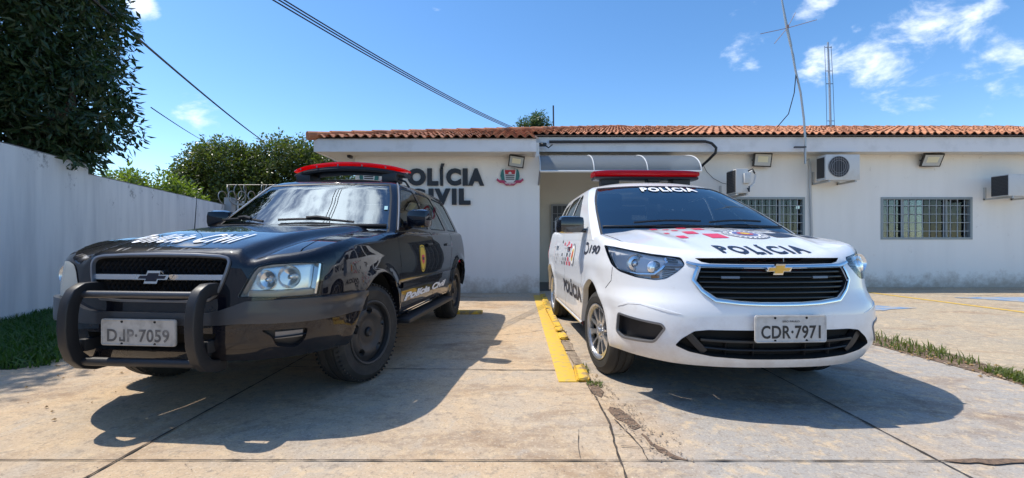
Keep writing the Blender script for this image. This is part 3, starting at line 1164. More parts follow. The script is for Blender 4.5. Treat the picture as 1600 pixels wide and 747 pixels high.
    lo = MB(); sheet_part(lo, S, V, R['lower'], -.06, both=True); rim_strip(lo, S, [(0, .340)] + [p for p in lower if p[0] > 0] + [(0, .512)], .002, -.06, .02, both=True, closed=False)
    lo = lo.build('lower_intake', M['gap'], root)
    lb = MB()
    ribbon(lb, S, [U(0, .44), U(.30, .443), U(.46, .45)], .018, -.012, -.055, .04, both=True)
    ribbon(lb, S, [U(0, .385), U(.30, .388), U(.46, .40)], .012, -.022, -.055, .04, both=True)
    for u in (.16, .32): ribbon(lb, S, [U(u, .35), U(u, .44)], .008, -.03, -.055, .04, both=True)
    ribbon(lb, S, [U(.44, .37), U(.53, .49)], .05, -.018, -.055, .03, both=True)
    lb.build('intake_bar', M['black_plastic'], lo)
    for mir in (False, True):
        fg = MB(); sheet_part(fg, S, V, R['fog'], -.04, mirror=mir); rim_strip(fg, S, fog, .003, -.04, .02, mirror=mir)
        fg = fg.build('fog_bezel', M['black_plastic'], root)
        fr = MB(); ribbon(fr, S, fog, .016, .004, -.01, .02, mirror=mir, closed=True); fr.build('bezel_frame', M['satin'], fg)
        ev = MB(); ribbon(ev, S, [U(.845, .600), U(.80, .635), U(.745, .642), U(.68, .626), U(.61, .607), U(.55, .596)], .016, .0022, -.001, .02, mirror=mir, taper=True)
        ev.build('bumper_crease', M['white_paint'], root)
        # headlamp
        e = headlamp(root, S, V, R, 'head', head, mir, .026, M['lens'],
                     [(B.tu(.800), .893, .062, 'bowl'), (B.tu(.712), .872, .044, 'lens')], M['lamp_back'], bezel=.008)
        sw = MB()
        ribbon(sw, S, [U(.66, .93), U(.645, .905), U(.665, .868), U(.70, .825), U(.78, .818), Vv(.50, .84), Vv(.43, .90), Vv(.38, .95)], .016, -.008, -.05, .02, mirror=mir)
        sw.build('light_guide', M['chrome'], e)
        rb = MB()
        for k in range(5): ribbon(rb, S, [U(.575 + .012 * abs(k - 2), .925 - .015 * k), U(.650, .932 - .017 * k)], .006, -.006, -.026, .02, mirror=mir)
        for k in range(6): ribbon(rb, S, [U(.585 + .012 * k, .853 - .011 * k), U(.665, .862 - .012 * k)], .005, -.014, -.045, .02, mirror=mir)
        ribbon(rb, S, [U(.555, .889), U(.60, .884), U(.66, .89)], .016, -.006, -.045, .02, mirror=mir)
        rb.build('reflector_rib', mat('grey lamp rib', (.42, .43, .45), .3, metal=.3), e)
        am = MB(); ribbon(am, S, [U(.68, .813), U(.72, .808)], .022, -.02, -.045, .02, mirror=mir); am.build('indicator', mat('amber lens', (.55, .25, .08), .25, coat=.8), e)
        tl = MB(); sheet_part(tl, S, V, R['tail'], .004, mirror=mir); tl.build('tail_lamp', M['lens_red'], root)
        # sill band catching the ground, door handles
        for v in (-1.28, -2.12):
            hd = MB(); ribbon(hd, S, [Vv(v, .955), Vv(v + .18, .957)], .026, .028, .0, .03, mirror=mir)
            hd.build('door_handle', M['white_paint'], root)
        sk = MB(); ribbon(sk, S, [Vv(-.47, .300), Vv(-1.3, .300), Vv(-2.1, .300)], .03, .012, -.01, .08, mirror=mir); sk.build('sill_trim', M['white_paint'], root)
    number_plate(root, S, B, .025, .528, .425, .158, 'CDR·7971', False, .028, 'SÃO PAULO')

    # ---- greenhouse
    vf = smooth_prof([(1.0, .22), (1.165, -.11), (1.30, -.38), (1.45, -.70), (1.56, -.95), (1.605, -1.08), (1.7, -1.4)], .012)
    wz = smooth_prof([(1.0, .895), (1.12, .868), (1.30, .812), (1.46, .745), (1.55, .695), (1.585, .66), (1.605, .615), (1.7, .5)], .008)
    vr = smooth_prof([(1.0, -3.42), (1.15, -3.38), (1.4, -3.25), (1.55, -3.10), (1.605, -2.95)], .012)
    taper = lambda v: .10 * np.clip((-1.6 - v) / 1.8, 0, 1) ** 1.6
    H = House(1.04, 1.605, vf, .25, wz, vr, .30, .085, taper)
    wf = [(0, 1.06), (.915, 1.06), (.915, 1.15), (.92, 1.40), (.90, 1.565), (.4, 1.578), (0, 1.58)]
    wins = [[(-.80, 1.14), (-1.30, 1.485), (-1.40, 1.52), (-1.48, 1.52), (-1.46, 1.125)],
            [(-1.54, 1.125), (-1.54, 1.52), (-2.05, 1.505), (-2.28, 1.155)],
            [(-2.38, 1.17), (-2.18, 1.49), (-2.62, 1.45), (-2.86, 1.20)]]
    rw = [(0, 1.16), (.85, 1.16), (.80, 1.54), (0, 1.55)]
    o = build_house(H, root, M['white_paint'], wf, wins, rw, M['glass_clear'], M['glass_dark'])
    interior(root, -.45, 1.10, .8, -2.5)
    # lettering on the top band of the windscreen: thin white film on the glass
    wl = MB()
    SF = o['S_front']
    text_decal(wl, SF, 'POLÍCIA', lambda x, y: np.stack([-.33 + x * .80, 1.518 + y * .048], 1), .004, bold=.045, grid=.5, space=1.18)
    wl.build('windscreen_lettering', M['decal_white'], root)
    # visor tint strip at the header, wipers
    wp = MB()
    for (pa, za, pb, zb2) in [(-.62, 1.168, .02, 1.178), (.10, 1.170, .66, 1.180)]:
        P, _ = SF.pn([(pa + (pb - pa) * t, za + (zb2 - za) * t + .012 * math.sin(t * 3.1)) for t in np.linspace(0, 1, 12)], .018)
        wp.tube([tuple(p) for p in P], .009, 6)
    wp.build('wiper', M['black_plastic'], root)
    cw = MB()
    P, _ = SF.pn([(p, 1.152) for p in np.linspace(-.90, .90, 40)], .004)
    cw.tube([tuple(p) for p in P], .007, 6); cw.build('cowl_strip', M['black_plastic'], root)
    # mirrors
    for s in (-1, 1):
        mm = MB()
        if s < 0:
            mm.box((s * 1.015, .49, 1.175), (.23, .20, .155), bev=.045, rot=Matrix.Rotation(s * math.radians(-10), 3, 'Z'))
            mm.box((s * .885, .50, 1.125), (.12, .07, .04), bev=.015)
        else:   # folded back against the door
            mm.box((s * .955, .86, 1.16), (.15, .23, .14), bev=.045, rot=Matrix.Rotation(math.radians(8), 3, 'Z'))
            mm.box((s * .90, .76, 1.12), (.06, .07, .04), bev=.015)
        m_ = mm.build('door_mirror', mat('glossy black mirror cap', (.012, .012, .014), .2, coat=1), root)
        (MB().box((s * 1.02, .600, 1.175), (.18, .004, .115), bev=.001) if s < 0 else MB().box((s * .872, .87, 1.16), (.004, .18, .10), bev=.001)).build('mirror_glass', M['chrome'], m_)
    # light bar
    hw = .585
    bar = loft_u(MB(), hw, 30, lambda s: (-1.50 + .02 * (1 - s * s), 1.738 + .006 * s * s, 1.812 - .012 * s ** 6, .15 - .03 * s ** 6)).build('light_bar', M['lens_dark_red'], root)
    loft_u(MB(), hw * .985, 30, lambda s: (-1.50, 1.708, 1.742, .14 - .03 * s ** 6)).build('light_bar_base', M['black_plastic'], bar)
    ft = MB()
    for s in (-1, 1):
        ft.box((s * .40, 1.50, 1.69), (.20, .16, .10), bev=.02)
    ft.build('light_bar_foot', M['black_plastic'], bar)
    MB().box((0.08, 1.46, 1.705), (.14, .12, .05), bev=.015).build('siren_speaker', M['black_plastic'], bar)

    # ---- wheels
    for s in (-1, 1):
        make_wheel(root, 0, s, .878, RW, .20, .205, 'cover', 9)
        make_wheel(root, -2.60, s, .885, RW, .20, .205, 'cover')

    # ---- bonnet graphics
    def chk(mb, u, v, du, dv, sk=.0, mi=0):
        poly_decal(mb, SH, [(u - du, v - dv), (u + du, v - dv), (u + du + sk, v + dv), (u - du + sk, v + dv)], .003, .05)
    red, nav, gry = MB(), MB(), MB()
    q = rng
    for (u, v, w, d) in BONNET_RED: chk(red, u, v, w * .82, d * .85)
    for (u, v, w, d) in BONNET_NAVY: chk(nav, u, v, w, d)
    for (u, v, w, d) in BONNET_GREY: chk(gry, u, v, w, d)
    red.build('red_check', M['decal_red'], root); nav.build('navy_check', M['decal_black'], root); gry.build('grey_check', M['decal_grey'], root)
    cx_, cy_ = .155, .29
    cr = MB(); poly_decal(cr, SH, ellipse(cx_, cy_, .155, .175), .004, .05); cr = cr.build('bonnet_crest', M['decal_white'], root)
    c1 = MB()
    for r_ in (1.0, .72): ribbon(c1, SH, ellipse(cx_, cy_, .150 * r_, .170 * r_, 40), .014, .0055, .003, .03, closed=True)
    for k in range(26):
        a = 2 * math.pi * k / 26
        ribbon(c1, SH, [(cx_ + .115 * math.cos(a), cy_ + .130 * math.sin(a)), (cx_ + .140 * math.cos(a + .08), cy_ + .158 * math.sin(a + .08))], .016, .0055, .003, .03)
    c1.build('crest_ring', M['decal_grey'], cr)
    c2 = MB(); poly_decal(c2, SH, ellipse(cx_, cy_, .088, .095), .006, .05); c2.build('crest_field', mat('muted blue vinyl', (.12, .14, .32), .4), cr)
    c3 = MB(); poly_decal(c3, SH, ellipse(cx_, cy_, .055, .062), .0075, .05); c3.build('crest_shield', mat('muted red vinyl', (.50, .08, .08), .4), cr)
    c4 = MB(); poly_decal(c4, SH, ellipse(cx_, cy_, .032, .036), .009, .05); c4.build('crest_centre', M['decal_yellow'], cr)
    tx = MB()
    text_decal(tx, SH, 'POLÍCIA', lambda x, y: np.stack([-.275 + x * .57, .825 - y * .150 - .03 * (2 * x - 1) ** 2], 1), .003, bold=.045, grid=.35, space=1.28)
    tx.build('bonnet_lettering', M['decal_black'], root)

    # ---- side graphics, both sides
    for mir in (True, False):
        def pl(v0, v1, z0, hgt):
            if mir: return lambda x, y: np.stack([np.interp(-(v0 + (v1 - v0) * x), -B.V[100:2900], B.tt[100:2900]), z0 + y * hgt], 1)
            return lambda x, y: np.stack([np.interp(-(v1 + (v0 - v1) * x), -B.V[100:2900], B.tt[100:2900]), z0 + y * hgt], 1)
        t1 = MB()
        text_decal(t1, S, 'POLÍCIA', pl(-1.50, -.49, .487, .128), .003, bold=.05, grid=.4, mirror=mir, space=1.15)
        t1.has_n = False
        t1.build('side_lettering', M['decal_black'], root)
        t1 = MB()
        text_decal(t1, S, '190', pl(-.16, .20, .935, .065), .003, bold=.03, shear=.25, grid=.4, mirror=mir)
        rec = [Vv(-.30 + .10 * math.sin(a), .968 + .042 * math.cos(a)) for a in np.linspace(-.2, 3.6, 14)]
        ribbon(t1, S, rec, .026, .003, .0, .02, mirror=mir)
        t1.has_n = False
        t1.build('phone_number', M['decal_black'], root)
        r1, k1, g1 = MB(), MB(), MB()
        rr = np.random.default_rng(3)
        for i in range(13):
            for j in range(6):
                v = -1.06 - .085 * i
                z = .80 + .045 * j + .012 * i * (1 if j > 2 else -.2)
                fade = 1 - i / 16
                if (i + j) % 2 == 0 and rr.random() < .45 + .5 * fade and z < 1.02:
                    w_, h_ = .038 * (fade * .8 + .2), .021 * (fade * .6 + .4)
                    tgt = r1 if (j >= 3 and i < 6 and rr.random() < .7) or (j < 2 and i < 3) else (k1 if rr.random() < .75 else g1)
                    poly_decal(tgt, S, [Vv(v - w_, z - h_), Vv(v + w_, z - h_), Vv(v + w_, z + h_), Vv(v - w_, z + h_)], .003, .05, mirror=mir)
        r1.build('side_red_check', M['decal_red'], root); k1.build('side_navy_check', M['decal_black'], root); g1.build('side_grey_check', M['decal_grey'], root)
        cs = MB()
        ce = lambda rx, rz: [Vv(-.89 + rx * math.cos(a), .895 + rz * math.sin(a)) for a in np.linspace(0, 2 * math.pi, 26, endpoint=False)]
        poly_decal(cs, S, ce(.105, .112), .003, .04, mirror=mir); cs = cs.build('door_crest', M['decal_grey'], root)
        cw_ = MB(); poly_decal(cw_, S, ce(.085, .092), .0045, .04, mirror=mir); cw_.build('crest_field', M['decal_white'], cs)
        cb = MB(); poly_decal(cb, S, ce(.05, .062), .006, .04, mirror=mir); cb.build('crest_shield', M['decal_yellow'], cs)
        cb2 = MB(); poly_decal(cb2, S, ce(.028, .035), .0075, .04, mirror=mir); cb2.build('crest_centre', M['decal_red'], cs)
    return root


BONNET_RED = [(-.10, .355, .075, .10), (-.22, .21, .055, .065), (-.352, .38, .040, .055), (-.29, .09, .030, .025), (-.08, .03, .05, .05), (-.185, -.06, .045, .055), (-.285, -.17, .045, .07),
              (-.40, .215, .022, .03), (-.41, -.04, .030, .045), (-.40, -.18, .04, .035), (-.335, .02, .03, .02)]
BONNET_NAVY = [(.40, .30, .075, .10), (.64, .28, .045, .065), (.60, .02, .04, .05), (.51, .12, .045, .055), (.74, .14, .028, .035), (.66, .13, .025, .03)]
BONNET_GREY = [(.02, .13, .03, .03), (.06, -.09, .04, .045), (.21, -.02, .04, .04), (.33, .03, .035, .04), (.36, -.13, .04, .045), (.48, -.06, .04, .045), (.14, -.16, .035, .03), (.46, .02, .03, .03), (.25, -.16, .03, .03)]
minivan = build_minivan()


# ------------------------------------------------------------------ black police SUV
def build_suv():
    root = empty('police_suv', (-1.935, 3.46, 0), -math.asin(.0888),
                 'black police SUV with a bull bar and red roof beacon, parked on the left', 'car')
    zc = smooth_prof([(-3.8, 1.16), (-1.0, 1.15), (-.60, 1.163), (-.45, 1.155), (0, 1.112), (.4, 1.055), (.65, 1.005), (.80, .968), (.88, .945), (1.0, .90)], .03)
    zs = smooth_prof([(-3.8, 1.14), (-1.0, 1.12), (-.7, 1.115), (-.3, 1.09), (.0, 1.06), (.3, 1.055), (.5, 1.022), (.65, .978), (.75, .940), (.9, .90), (1.0, .86)], .03)

    def Hz(u, v):
        k = np.clip(u / .90, 0, 1)
        z = zc(v) + (zs(v) - zc(v)) * k ** 2.8
        uc = .46 + .14 * np.clip((.8 - v) / 1.25, 0, 1)
        fade = np.clip((v + .75) / .5, 0, 1)
        z = z + fade * .034 * (1 - 1 / (1 + np.exp(-(u - uc) / .018))) - fade * .020 * np.exp(-((u - uc - .05) / .05) ** 2)
        return z
    Df = smooth_prof([(.2, -.16), (.33, -.10), (.40, -.04), (.46, -.015), (.56, -.01), (.64, -.012), (.70, -.02), (.80, -.030), (.90, -.045), (.95, -.065), (1.0, -.10), (1.2, -.4)], .01)
    Dc = smooth_prof([(.2, -.06), (.45, -.01), (.6, .0), (.75, .0), (1.1, -.01)], .02)
    Ds = smooth_prof([(.2, -.14), (.34, -.10), (.40, -.045), (.50, -.022), (.62, -.012), (.66, -.016), (.70, -.004), (.80, .0), (.92, -.008), (1.02, -.024), (1.12, -.05), (1.3, -.10)], .014)
    Dr = smooth_prof([(.2, -.1), (.40, 0), (.62, 0), (.7, -.05), (1.2, -.10)], .02)
    RW = .36
    wheels = [(0.0, RW, .44), (-2.72, RW, .43)]
    B = Body(.925, .955, .12, 4.0, .34, -3.42, -3.0, 3, .4, Df, Dc, Ds, Dr, Hz, .050, None, wheels, .020)
    U = lambda u, z: (B.tu(u), z)
    Vv = lambda v, z: (B.tv(v), z)

    def zb(t):
        v = float(np.interp(t, B.tt, B.V))
        if v > .3: return .38
        if v < -3.1: return .42
        return .39
    arches = []
    for (wv, wz, R) in wheels:
        a = [(B.tv(v), z) for v, z in arc(wv, wz, R, 200, -20, 34)]
        arches.append(a + [(a[-1][0], .1), (a[0][0], .1)])
    grille = rounded([(-.06, .700), U(.2, .700), U(.325, .708), U(.362, .735), U(.388, .79), U(.41, .86), U(.422, .915), U(.405, .938), U(.36, .946), U(.2, .953), (-.06, .955)], .012)
    head = rounded([U(.475, .722), U(.545, .86), U(.575, .895), U(.64, .912), U(.74, .915), U(.835, .912), U(.852, .905), U(.833, .712), U(.68, .712)], .018)
    fog = rounded([U(.60, .545), U(.795, .537), U(.785, .47), U(.755, .435), U(.665, .455), U(.655, .50)], .02)
    bumper_top = [U(0, .640), U(.33, .640), U(.40, .652), U(.47, .676), U(.53, .700), U(.70, .706), U(.80, .706), Vv(.55, .704), Vv(.41, .700)]
    btop = resample(bumper_top, .03, False)
    bt_end = B.tv(.30)
    bump = [tuple(p) for p in btop] + [(bt_end, .70), (bt_end, .575)] + [Vv(.45, .578), U(.84, .575), U(.66, .578), U(.5, .582), U(.4, .575), U(0, .57)]
    low = [(bt_end, .575)] + [Vv(.45, .578), U(.84, .575), U(.66, .578), U(.5, .582), U(.4, .575), U(0, .57)] + [(0, .37), (bt_end, .37)]
    low = [(bt_end, .575), Vv(.45, .578), U(.84, .575), U(.66, .578), U(.5, .582), U(.4, .575), U(0, .57), (0, .36), (bt_end, .36)]
    gapl = [
        strip_poly([Vv(-.46, 1.10), Vv(-.45, .95), Vv(-.455, .70), Vv(-.49, .50), Vv(-.50, .41)], .008),
        strip_poly([Vv(-1.52, 1.12), Vv(-1.52, .7), Vv(-1.50, .41)], .008),
        strip_poly([Vv(-2.40, 1.12), Vv(-2.36, .98), Vv(-2.22, .78), Vv(-2.17, .60), Vv(-2.17, .5)], .010),
        strip_poly([Vv(-.50, .415), Vv(-1.3, .415), Vv(-2.17, .415)], .008),
    ]
    tail = [Vv(-3.22, .72), (B.tur(.72), .72), (B.tur(.72), 1.06), Vv(-3.24, 1.06)]
    inner = [(0, .44), U(.36, .44), U(.38, .53), (0, .53)]
    regs = [('gap', gapl), ('head', [head]), ('grille', [grille]), ('bump', [bump]), ('low', [low]), ('fog', [fog]), ('duct', [inner]), ('tail', [tail]), ('hole', arches)]
    S, V, R = car_body(B, root, M['black_paint'], regs, zb)
    body = MB()
    sheet_part(body, S, V, R[''], both=True)
    for a in arches: rim_strip(body, S, [q for q in a[:-2] if q[1] > .39], 0, -.05, .03, both=True, closed=False)
    cab_h = [(0, -.54), (.70, -.62), (.78, -.9), (.78, -3.2), (.5, -3.4), (0, -3.4)]
    cab = cab_h + [(-u, v) for u, v in cab_h[::-1][1:-1]]
    hl = [(.75, .80), (.705, .66), (.69, .50), (.695, .30), (.73, .05), (.765, -.2), (.80, -.48)]
    hgap = [strip_poly([(s * u, v) for u, v in hl], .009) for s in (1, -1)]
    SH, VH, RH = hood_cap(B, root, .022, [('hgap', hgap), ('cab', [cab])])
    sheet_part(body, SH, VH, RH[''])
    body.build('body', M['black_paint'], root)
    g = MB(); sheet_part(g, S, V, R['gap'], -.008, both=True); sheet_part(g, SH, VH, RH['hgap'], -.007)
    g.build('panel_gap', M['gap'], root)
    d = MB(); sheet_part(d, SH, VH, RH['cab'], 0); d.build('dashboard', M['dark'], root)
    lin = MB()
    for (wv, wz, Ra) in wheels:
        for s in (-1, 1):
            pts = arc(wv, wz, Ra + .012, 185, -5, 24)
            xo = [min(.88, float(np.interp(-p[0], -B.V[100:2900], B.U[100:2900])) - .06 - .5 * max(0, p[0] - .25)) for p in pts]
            vs = [(s * x_, -p[0], p[1]) for x_, p in zip(xo, pts)] + [(s * .5, -p[0], p[1]) for p in pts]
            n = len(pts)
            lin.add(vs, [(i, i + 1, n + i + 1, n + i) for i in range(n - 1)])
            lin.add([(s * .5, -p[0], p[1]) for p in pts] + [(s * .5, -wv, wz)], [(i, i + 1, n) for i in range(n - 1)])
    lin.box((0, 1.5, .52), (1.4, 3.8, .22), bev=.03)
    lin.box((0, 1.4, .42), (.6, 3.4, .16), bev=.03)
    lin.box((0, 0, .34), (1.3, .12, .1), bev=.03)
    lin.box((0, 2.72, .36), (1.3, .14, .12), bev=.04)
    lin.build('underbody', M['gap'], root)

    # ---- bumper and face
    bp = MB(); sheet_part(bp, S, V, R['bump'], .030, both=True)
    rim_strip(bp, S, [tuple(p) for p in btop] + [(bt_end, .70)], .030, -.01, .03, both=True, closed=False)
    rim_strip(bp, S, [(bt_end, .70), (bt_end, .575)], .030, -.01, .03, both=True, closed=False)
    bp = bp.build('front_bumper', M['grey_plastic'], root)
    lw = MB(); sheet_part(lw, S, V, R['low'], .022, both=True)
    rim_strip(lw, S, low[:7], .030, .022, .03, both=True, closed=False)
    rim_strip(lw, S, fog, .022, -.03, .02, both=True)
    lw.build('bumper_lower', M['black_paint'], bp)
    for mir in (False, True):
        f_ = MB(); sheet_part(f_, S, V, R['fog'], -.012, mirror=mir); f_ = f_.build('fog_lamp', M['black_plastic'], root)
        f2 = MB(); ribbon(f2, S, [U(.665, .505), U(.78, .505)], .05, .004, -.012, .03, mirror=mir); f2.build('fog_lens', M['satin'], f_)
        f3 = MB(); ribbon(f3, S, [U(.66, .495), U(.79, .50)], .006, .016, -.012, .03, mirror=mir); f3.build('fog_bar', M['black_plastic'], f_)
    du = MB(); sheet_part(du, S, V, R['duct'], -.05, both=True); rim_strip(du, S, inner, .022, -.05, .03, both=True)
    du.build('air_duct', M['gap'], bp)
    gr = MB(); sheet_part(gr, S, V, R['grille'], -.05, both=True); rim_strip(gr, S, [(0, .70)] + [p for p in grille if p[0] > 0] + [(0, .955)], 0, -.05, .02, both=True, closed=False)
    gr = gr.build('grille', M['gap'], root)
    ms = MB()
    for k in range(-26, 30):
        for dr in (1, -1):
            ln = []
            for q in np.linspace(0, 1, 12):
                z = .70 + .25 * q; u = k * .032 + dr * .14 * q
                if 0 <= u < .44 and inside(np.array([[B.tu(u), z]]), np.array(grille))[0]: ln.append((B.tu(u), z))
            if len(ln) > 2: ribbon(ms, S, ln, .005, -.032, -.045, .05, both=True)
    ms.build('mesh_screen', M['black_plastic'], gr)
    fr = MB(); ribbon(fr, S, [(0, .70)] + [p for p in grille if p[0] > .03] + [(0, .955)], .016, .012, -.006, .02, both=True, closed=False); fr.build('grille_frame', M['satin'], gr)
    gb = MB(); ribbon(gb, S, [U(0, .832), U(.2, .832), U(.40, .832)], .036, .002, -.03, .04, both=True); gb.build('grille_bar', M['silver'], gr)
    p, n = S.pn([(0.0, .832)], 0); y0 = p[0][1]
    em = MB().prism(bowtie(0, .834, .103, .036), -.030, -.004, lambda x, z, d_: (x, y0 + d_, z)).build('emblem', M['chrome'], root, angle=25)
    MB().prism(bowtie(0, .834, .083, .023), -.033, -.030, lambda x, z, d_: (x, y0 + d_, z)).build('emblem_face', M['decal_black'], em, angle=25)
    for mir in (False, True):
        e = headlamp(root, S, V, R, 'head', head, mir, .055, M['lens_old2'],
                     [(B.tu(.745), .835, .066, 'bowl'), (B.tu(.628), .822, .056, 'bowl')], mat('chromed lamp bowl', (.78, .79, .80), .22, metal=.8), bezel=.010)
        if mir: e['label'] = 'clouded headlamp'
        am = MB(); ribbon(am, S, [U(.53, .742), U(.68, .738), U(.82, .738)], .042, -.018, -.05, .03, mirror=mir); am.build('indicator', mat('pale amber lens', (.50, .42, .32), .25, coat=.8), e)
        if mir:
            lc = MB(); sheet_part(lc, S, V, R['head'], .004, mirror=True); lc.build('cloudy_cover', M['lens_old'], e)
        ed = MB(); ribbon(ed, S, [U(.84, .90), U(.822, .725)], .016, -.002, -.05, .03, mirror=mir); ed.build('lamp_edge', M['chrome'], e)
        tl = MB(); sheet_part(tl, S, V, R['tail'], .004, mirror=mir); tl.build('tail_lamp', M['lens_red'], root)
        for v in (-1.40, -2.22):
            hd = MB(); ribbon(hd, S, [Vv(v, .985), Vv(v + .17, .985)], .032, .026, .0, .03, mirror=mir)
            hd.build('door_handle', M['black_paint'], root)
        mo = MB(); ribbon(mo, S, [Vv(-.50, .652), Vv(-1.3, .652), Vv(-2.17, .652)], .05, .012, 0, .06, mirror=mir); mo.build('door_moulding', M['black_paint'], root)
    number_plate(root, S, B, -.03, .538, .44, .145, 'DJP·7059', True, .052)

    # ---- bull bar
    path = [(.86, .752), (.93, .770), (.99, .770), (1.03, .748), (1.055, .70), (1.065, .64), (1.068, .56), (1.06, .48), (1.035, .41), (.99, .365), (.93, .345), (.86, .345)]
    tck = resample(path, .03, False)
    root_bb = None
    for s in (-1, 1):
        up = MB(); sweep_rect(up, [(-.015 + s * .362, v, z) for v, z in tck], .027, .034, .006)
        o_ = up.build('bull_bar' if root_bb is None else 'upright', M['black_plastic'], root_bb or root)
        root_bb = root_bb or o_
    tb = MB(); tb.tube([(-.015 - .35, -1.00, .742), (-.015 + .35, -1.00, .742)], .021, 14); tb.build('upper_tube', M['grey_plastic'], root_bb)
    tb = MB(); tb.tube([(-.015 - .35, -1.00, .375), (-.015 + .35, -1.00, .375)], .024, 14); tb.build('lower_tube', M['black_plastic'], root_bb)
    for s in (-1, 1):
        br = MB(); br.box((-.015 + s * .36, -.86, .46), (.05, .28, .07), bev=.012); br.build('bracket', M['black_plastic'], root_bb)

    # ---- greenhouse
    vf = smooth_prof([(1.0, -.24), (1.165, -.44), (1.40, -.73), (1.55, -.91), (1.60, -.985), (1.63, -1.08), (1.75, -1.5)], .012)
    wz = smooth_prof([(1.0, .880), (1.14, .845), (1.30, .782), (1.46, .715), (1.55, .672), (1.595, .645), (1.62, .600), (1.7, .5)], .008)
    vr = smooth_prof([(1.0, -3.38), (1.15, -3.34), (1.45, -3.18), (1.58, -3.04), (1.62, -2.94)], .012)
    taper = lambda v: .06 * np.clip((-2.0 - v) / 1.6, 0, 1) ** 1.6
    H = House(1.05, 1.62, vf, .13, wz, vr, .22, .075, taper)
    wf = [(0, 1.08), (.93, 1.08), (.93, 1.17), (.925, 1.45), (.91, 1.57), (0, 1.578)]
    wins = [[(-.68, 1.165), (-1.12, 1.535), (-1.24, 1.555), (-1.52, 1.555), (-1.54, 1.165)],
            [(-1.64, 1.165), (-1.62, 1.555), (-2.12, 1.545), (-2.30, 1.165)],
            [(-2.42, 1.165), (-2.23, 1.54), (-2.78, 1.52), (-2.98, 1.165)]]
    o = build_house(H, root, M['black_paint'], wf, wins, [(0, 1.16), (.85, 1.16), (.80, 1.55), (0, 1.56)], M['glass_suv'], M['glass_dark'])
    interior(root, -.70, 1.10, .75, -2.5)
    SF = o['S_front']
    st = MB()
    P, n = SF.pn([(p, z) for p, z in [(.875, 1.31), (.91, 1.31), (.91, 1.345), (.875, 1.345)]], .004)
    st.add([tuple(q) for q in P], [(0, 1, 2, 3)]); st.build('inspection_sticker', mat('pale sticker', (.35, .6, .62), .5), root)
    wp = MB()
    for (pa, za, pb, zb2) in [(-.90, 1.205, -.38, 1.185), (-.22, 1.200, .60, 1.178)]:
        P, _ = SF.pn([(pa + (pb - pa) * t, za + (zb2 - za) * t + .016 * math.sin(t * 3.1)) for t in np.linspace(0, 1, 14)], .02)
        wp.tube([tuple(q) for q in P], .011, 6)
        wp.tube([tuple(P[5] + np.array([0, -.01, .012])), tuple(P[7] + np.array([0, -.01, .02])), tuple(P[9] + np.array([0, -.01, .008]))], .014, 6)
    wp.build('wiper', M['black_plastic'], root)
    P, _ = SF.pn([(p, 1.160) for p in np.linspace(-.92, .92, 40)], .006)
    MB().tube([tuple(q) for q in P], .016, 6).build('cowl_strip', M['black_plastic'], root)
    for s in (-1, 1):
        pil = MB()
        P, _ = o['S_side'].pn([(.035, z) for z in np.linspace(1.12, 1.60, 16)], .006)
        P = P * np.array([s, 1, 1])
        pil.tube([tuple(q) for q in P], .010, 6); pil.build('pillar_trim', M['satin'], root)
        mm = MB()
        mm.box((s * (.985 if s > 0 else .94), .76, 1.235), (.21, .15, .165), bev=.055, rot=Matrix.Rotation(s * math.radians(-14), 3, 'Z'))
        mm.tube([(s * .84, .80, 1.17), (s * .90, .79, 1.185), (s * .95, .78, 1.20)], [.045, .036, .03], 10)
        m_ = mm.build('door_mirror', M['black_paint'], root)
        MB().box((s * .985, .838, 1.235), (.16, .004, .12), bev=.001, rot=Matrix.Rotation(s * math.radians(-14), 3, 'Z')).build('mirror_glass', M['chrome'], m_)
        sb = MB(); sb.box((s * .90, 1.32, .345), (.16, 1.62, .045), bev=.02); sb.build('side_step', M['black_plastic'], root)
        for yy in (.8, 1.9): MB().box((s * .80, yy, .37), (.14, .05, .03), bev=.01).build('step_bracket', M['gap'], root)
        an = MB()
    MB().tube([(-.72, .18, 1.02), (-.725, .20, 1.18), (-.73, .225, 1.40)], [.006, .004, .002], 6).build('aerial', M['black_plastic'], root)
    # ---- red beacon
    hw = .618
    def sec(z0, z1, hd):
        return lambda s: (-1.40 - .13 * abs(s) ** 1.6, z0 - .030 * s * s, z1 - .052 * s * s - .012 * s ** 8, hd - .05 * s ** 6)
    bar = loft_u(MB(), hw, 40, sec(1.803, 1.860, .15)).build('light_bar', M['lens_red'], root)
    loft_u(MB(), hw * .99, 40, sec(1.742, 1.818, .155)).build('light_bar_base', M['black_plastic'], bar)
    ft = MB()
    for s in (-1, 1):
        ft.box((s * .47, 1.46, 1.70), (.16, .22, .10), bev=.02)
        ft.tube([(s * .46, 1.38, 1.72), (s * .62, 1.44, 1.66), (s * .655, 1.46, 1.60)], .012, 6)
    ft.build('light_bar_foot', M['black_plastic'], bar)
    cl = MB()
    for s in (-.8, -.45, -.05, .35, .72):
        vc, z0, z1, hd = sec(1.795, 1.868, .15)(s)
        cl.box((s * hw, -(vc + hd + .004), z0 + .018), (.012, .012, .022), bev=.003)
    cl.build('lens_clip', M['satin'], bar)
    for s in (-1, 1):
        make_wheel(root, 0, s, .870, RW, .220, .222, 'steel', -14)
        make_wheel(root, -2.72, s, .870, RW, .235, .222, 'steel')

    # ---- lettering
    tx = MB()
    text_decal(tx, SH, 'Polícia Civil', lambda x, y: np.stack([-.45 + x * .735, .715 - y * .25, ], 1), .005, bold=.022, shear=.05, grid=.35, space=1.2)
    tx.build('bonnet_lettering', M['decal_white'], root)
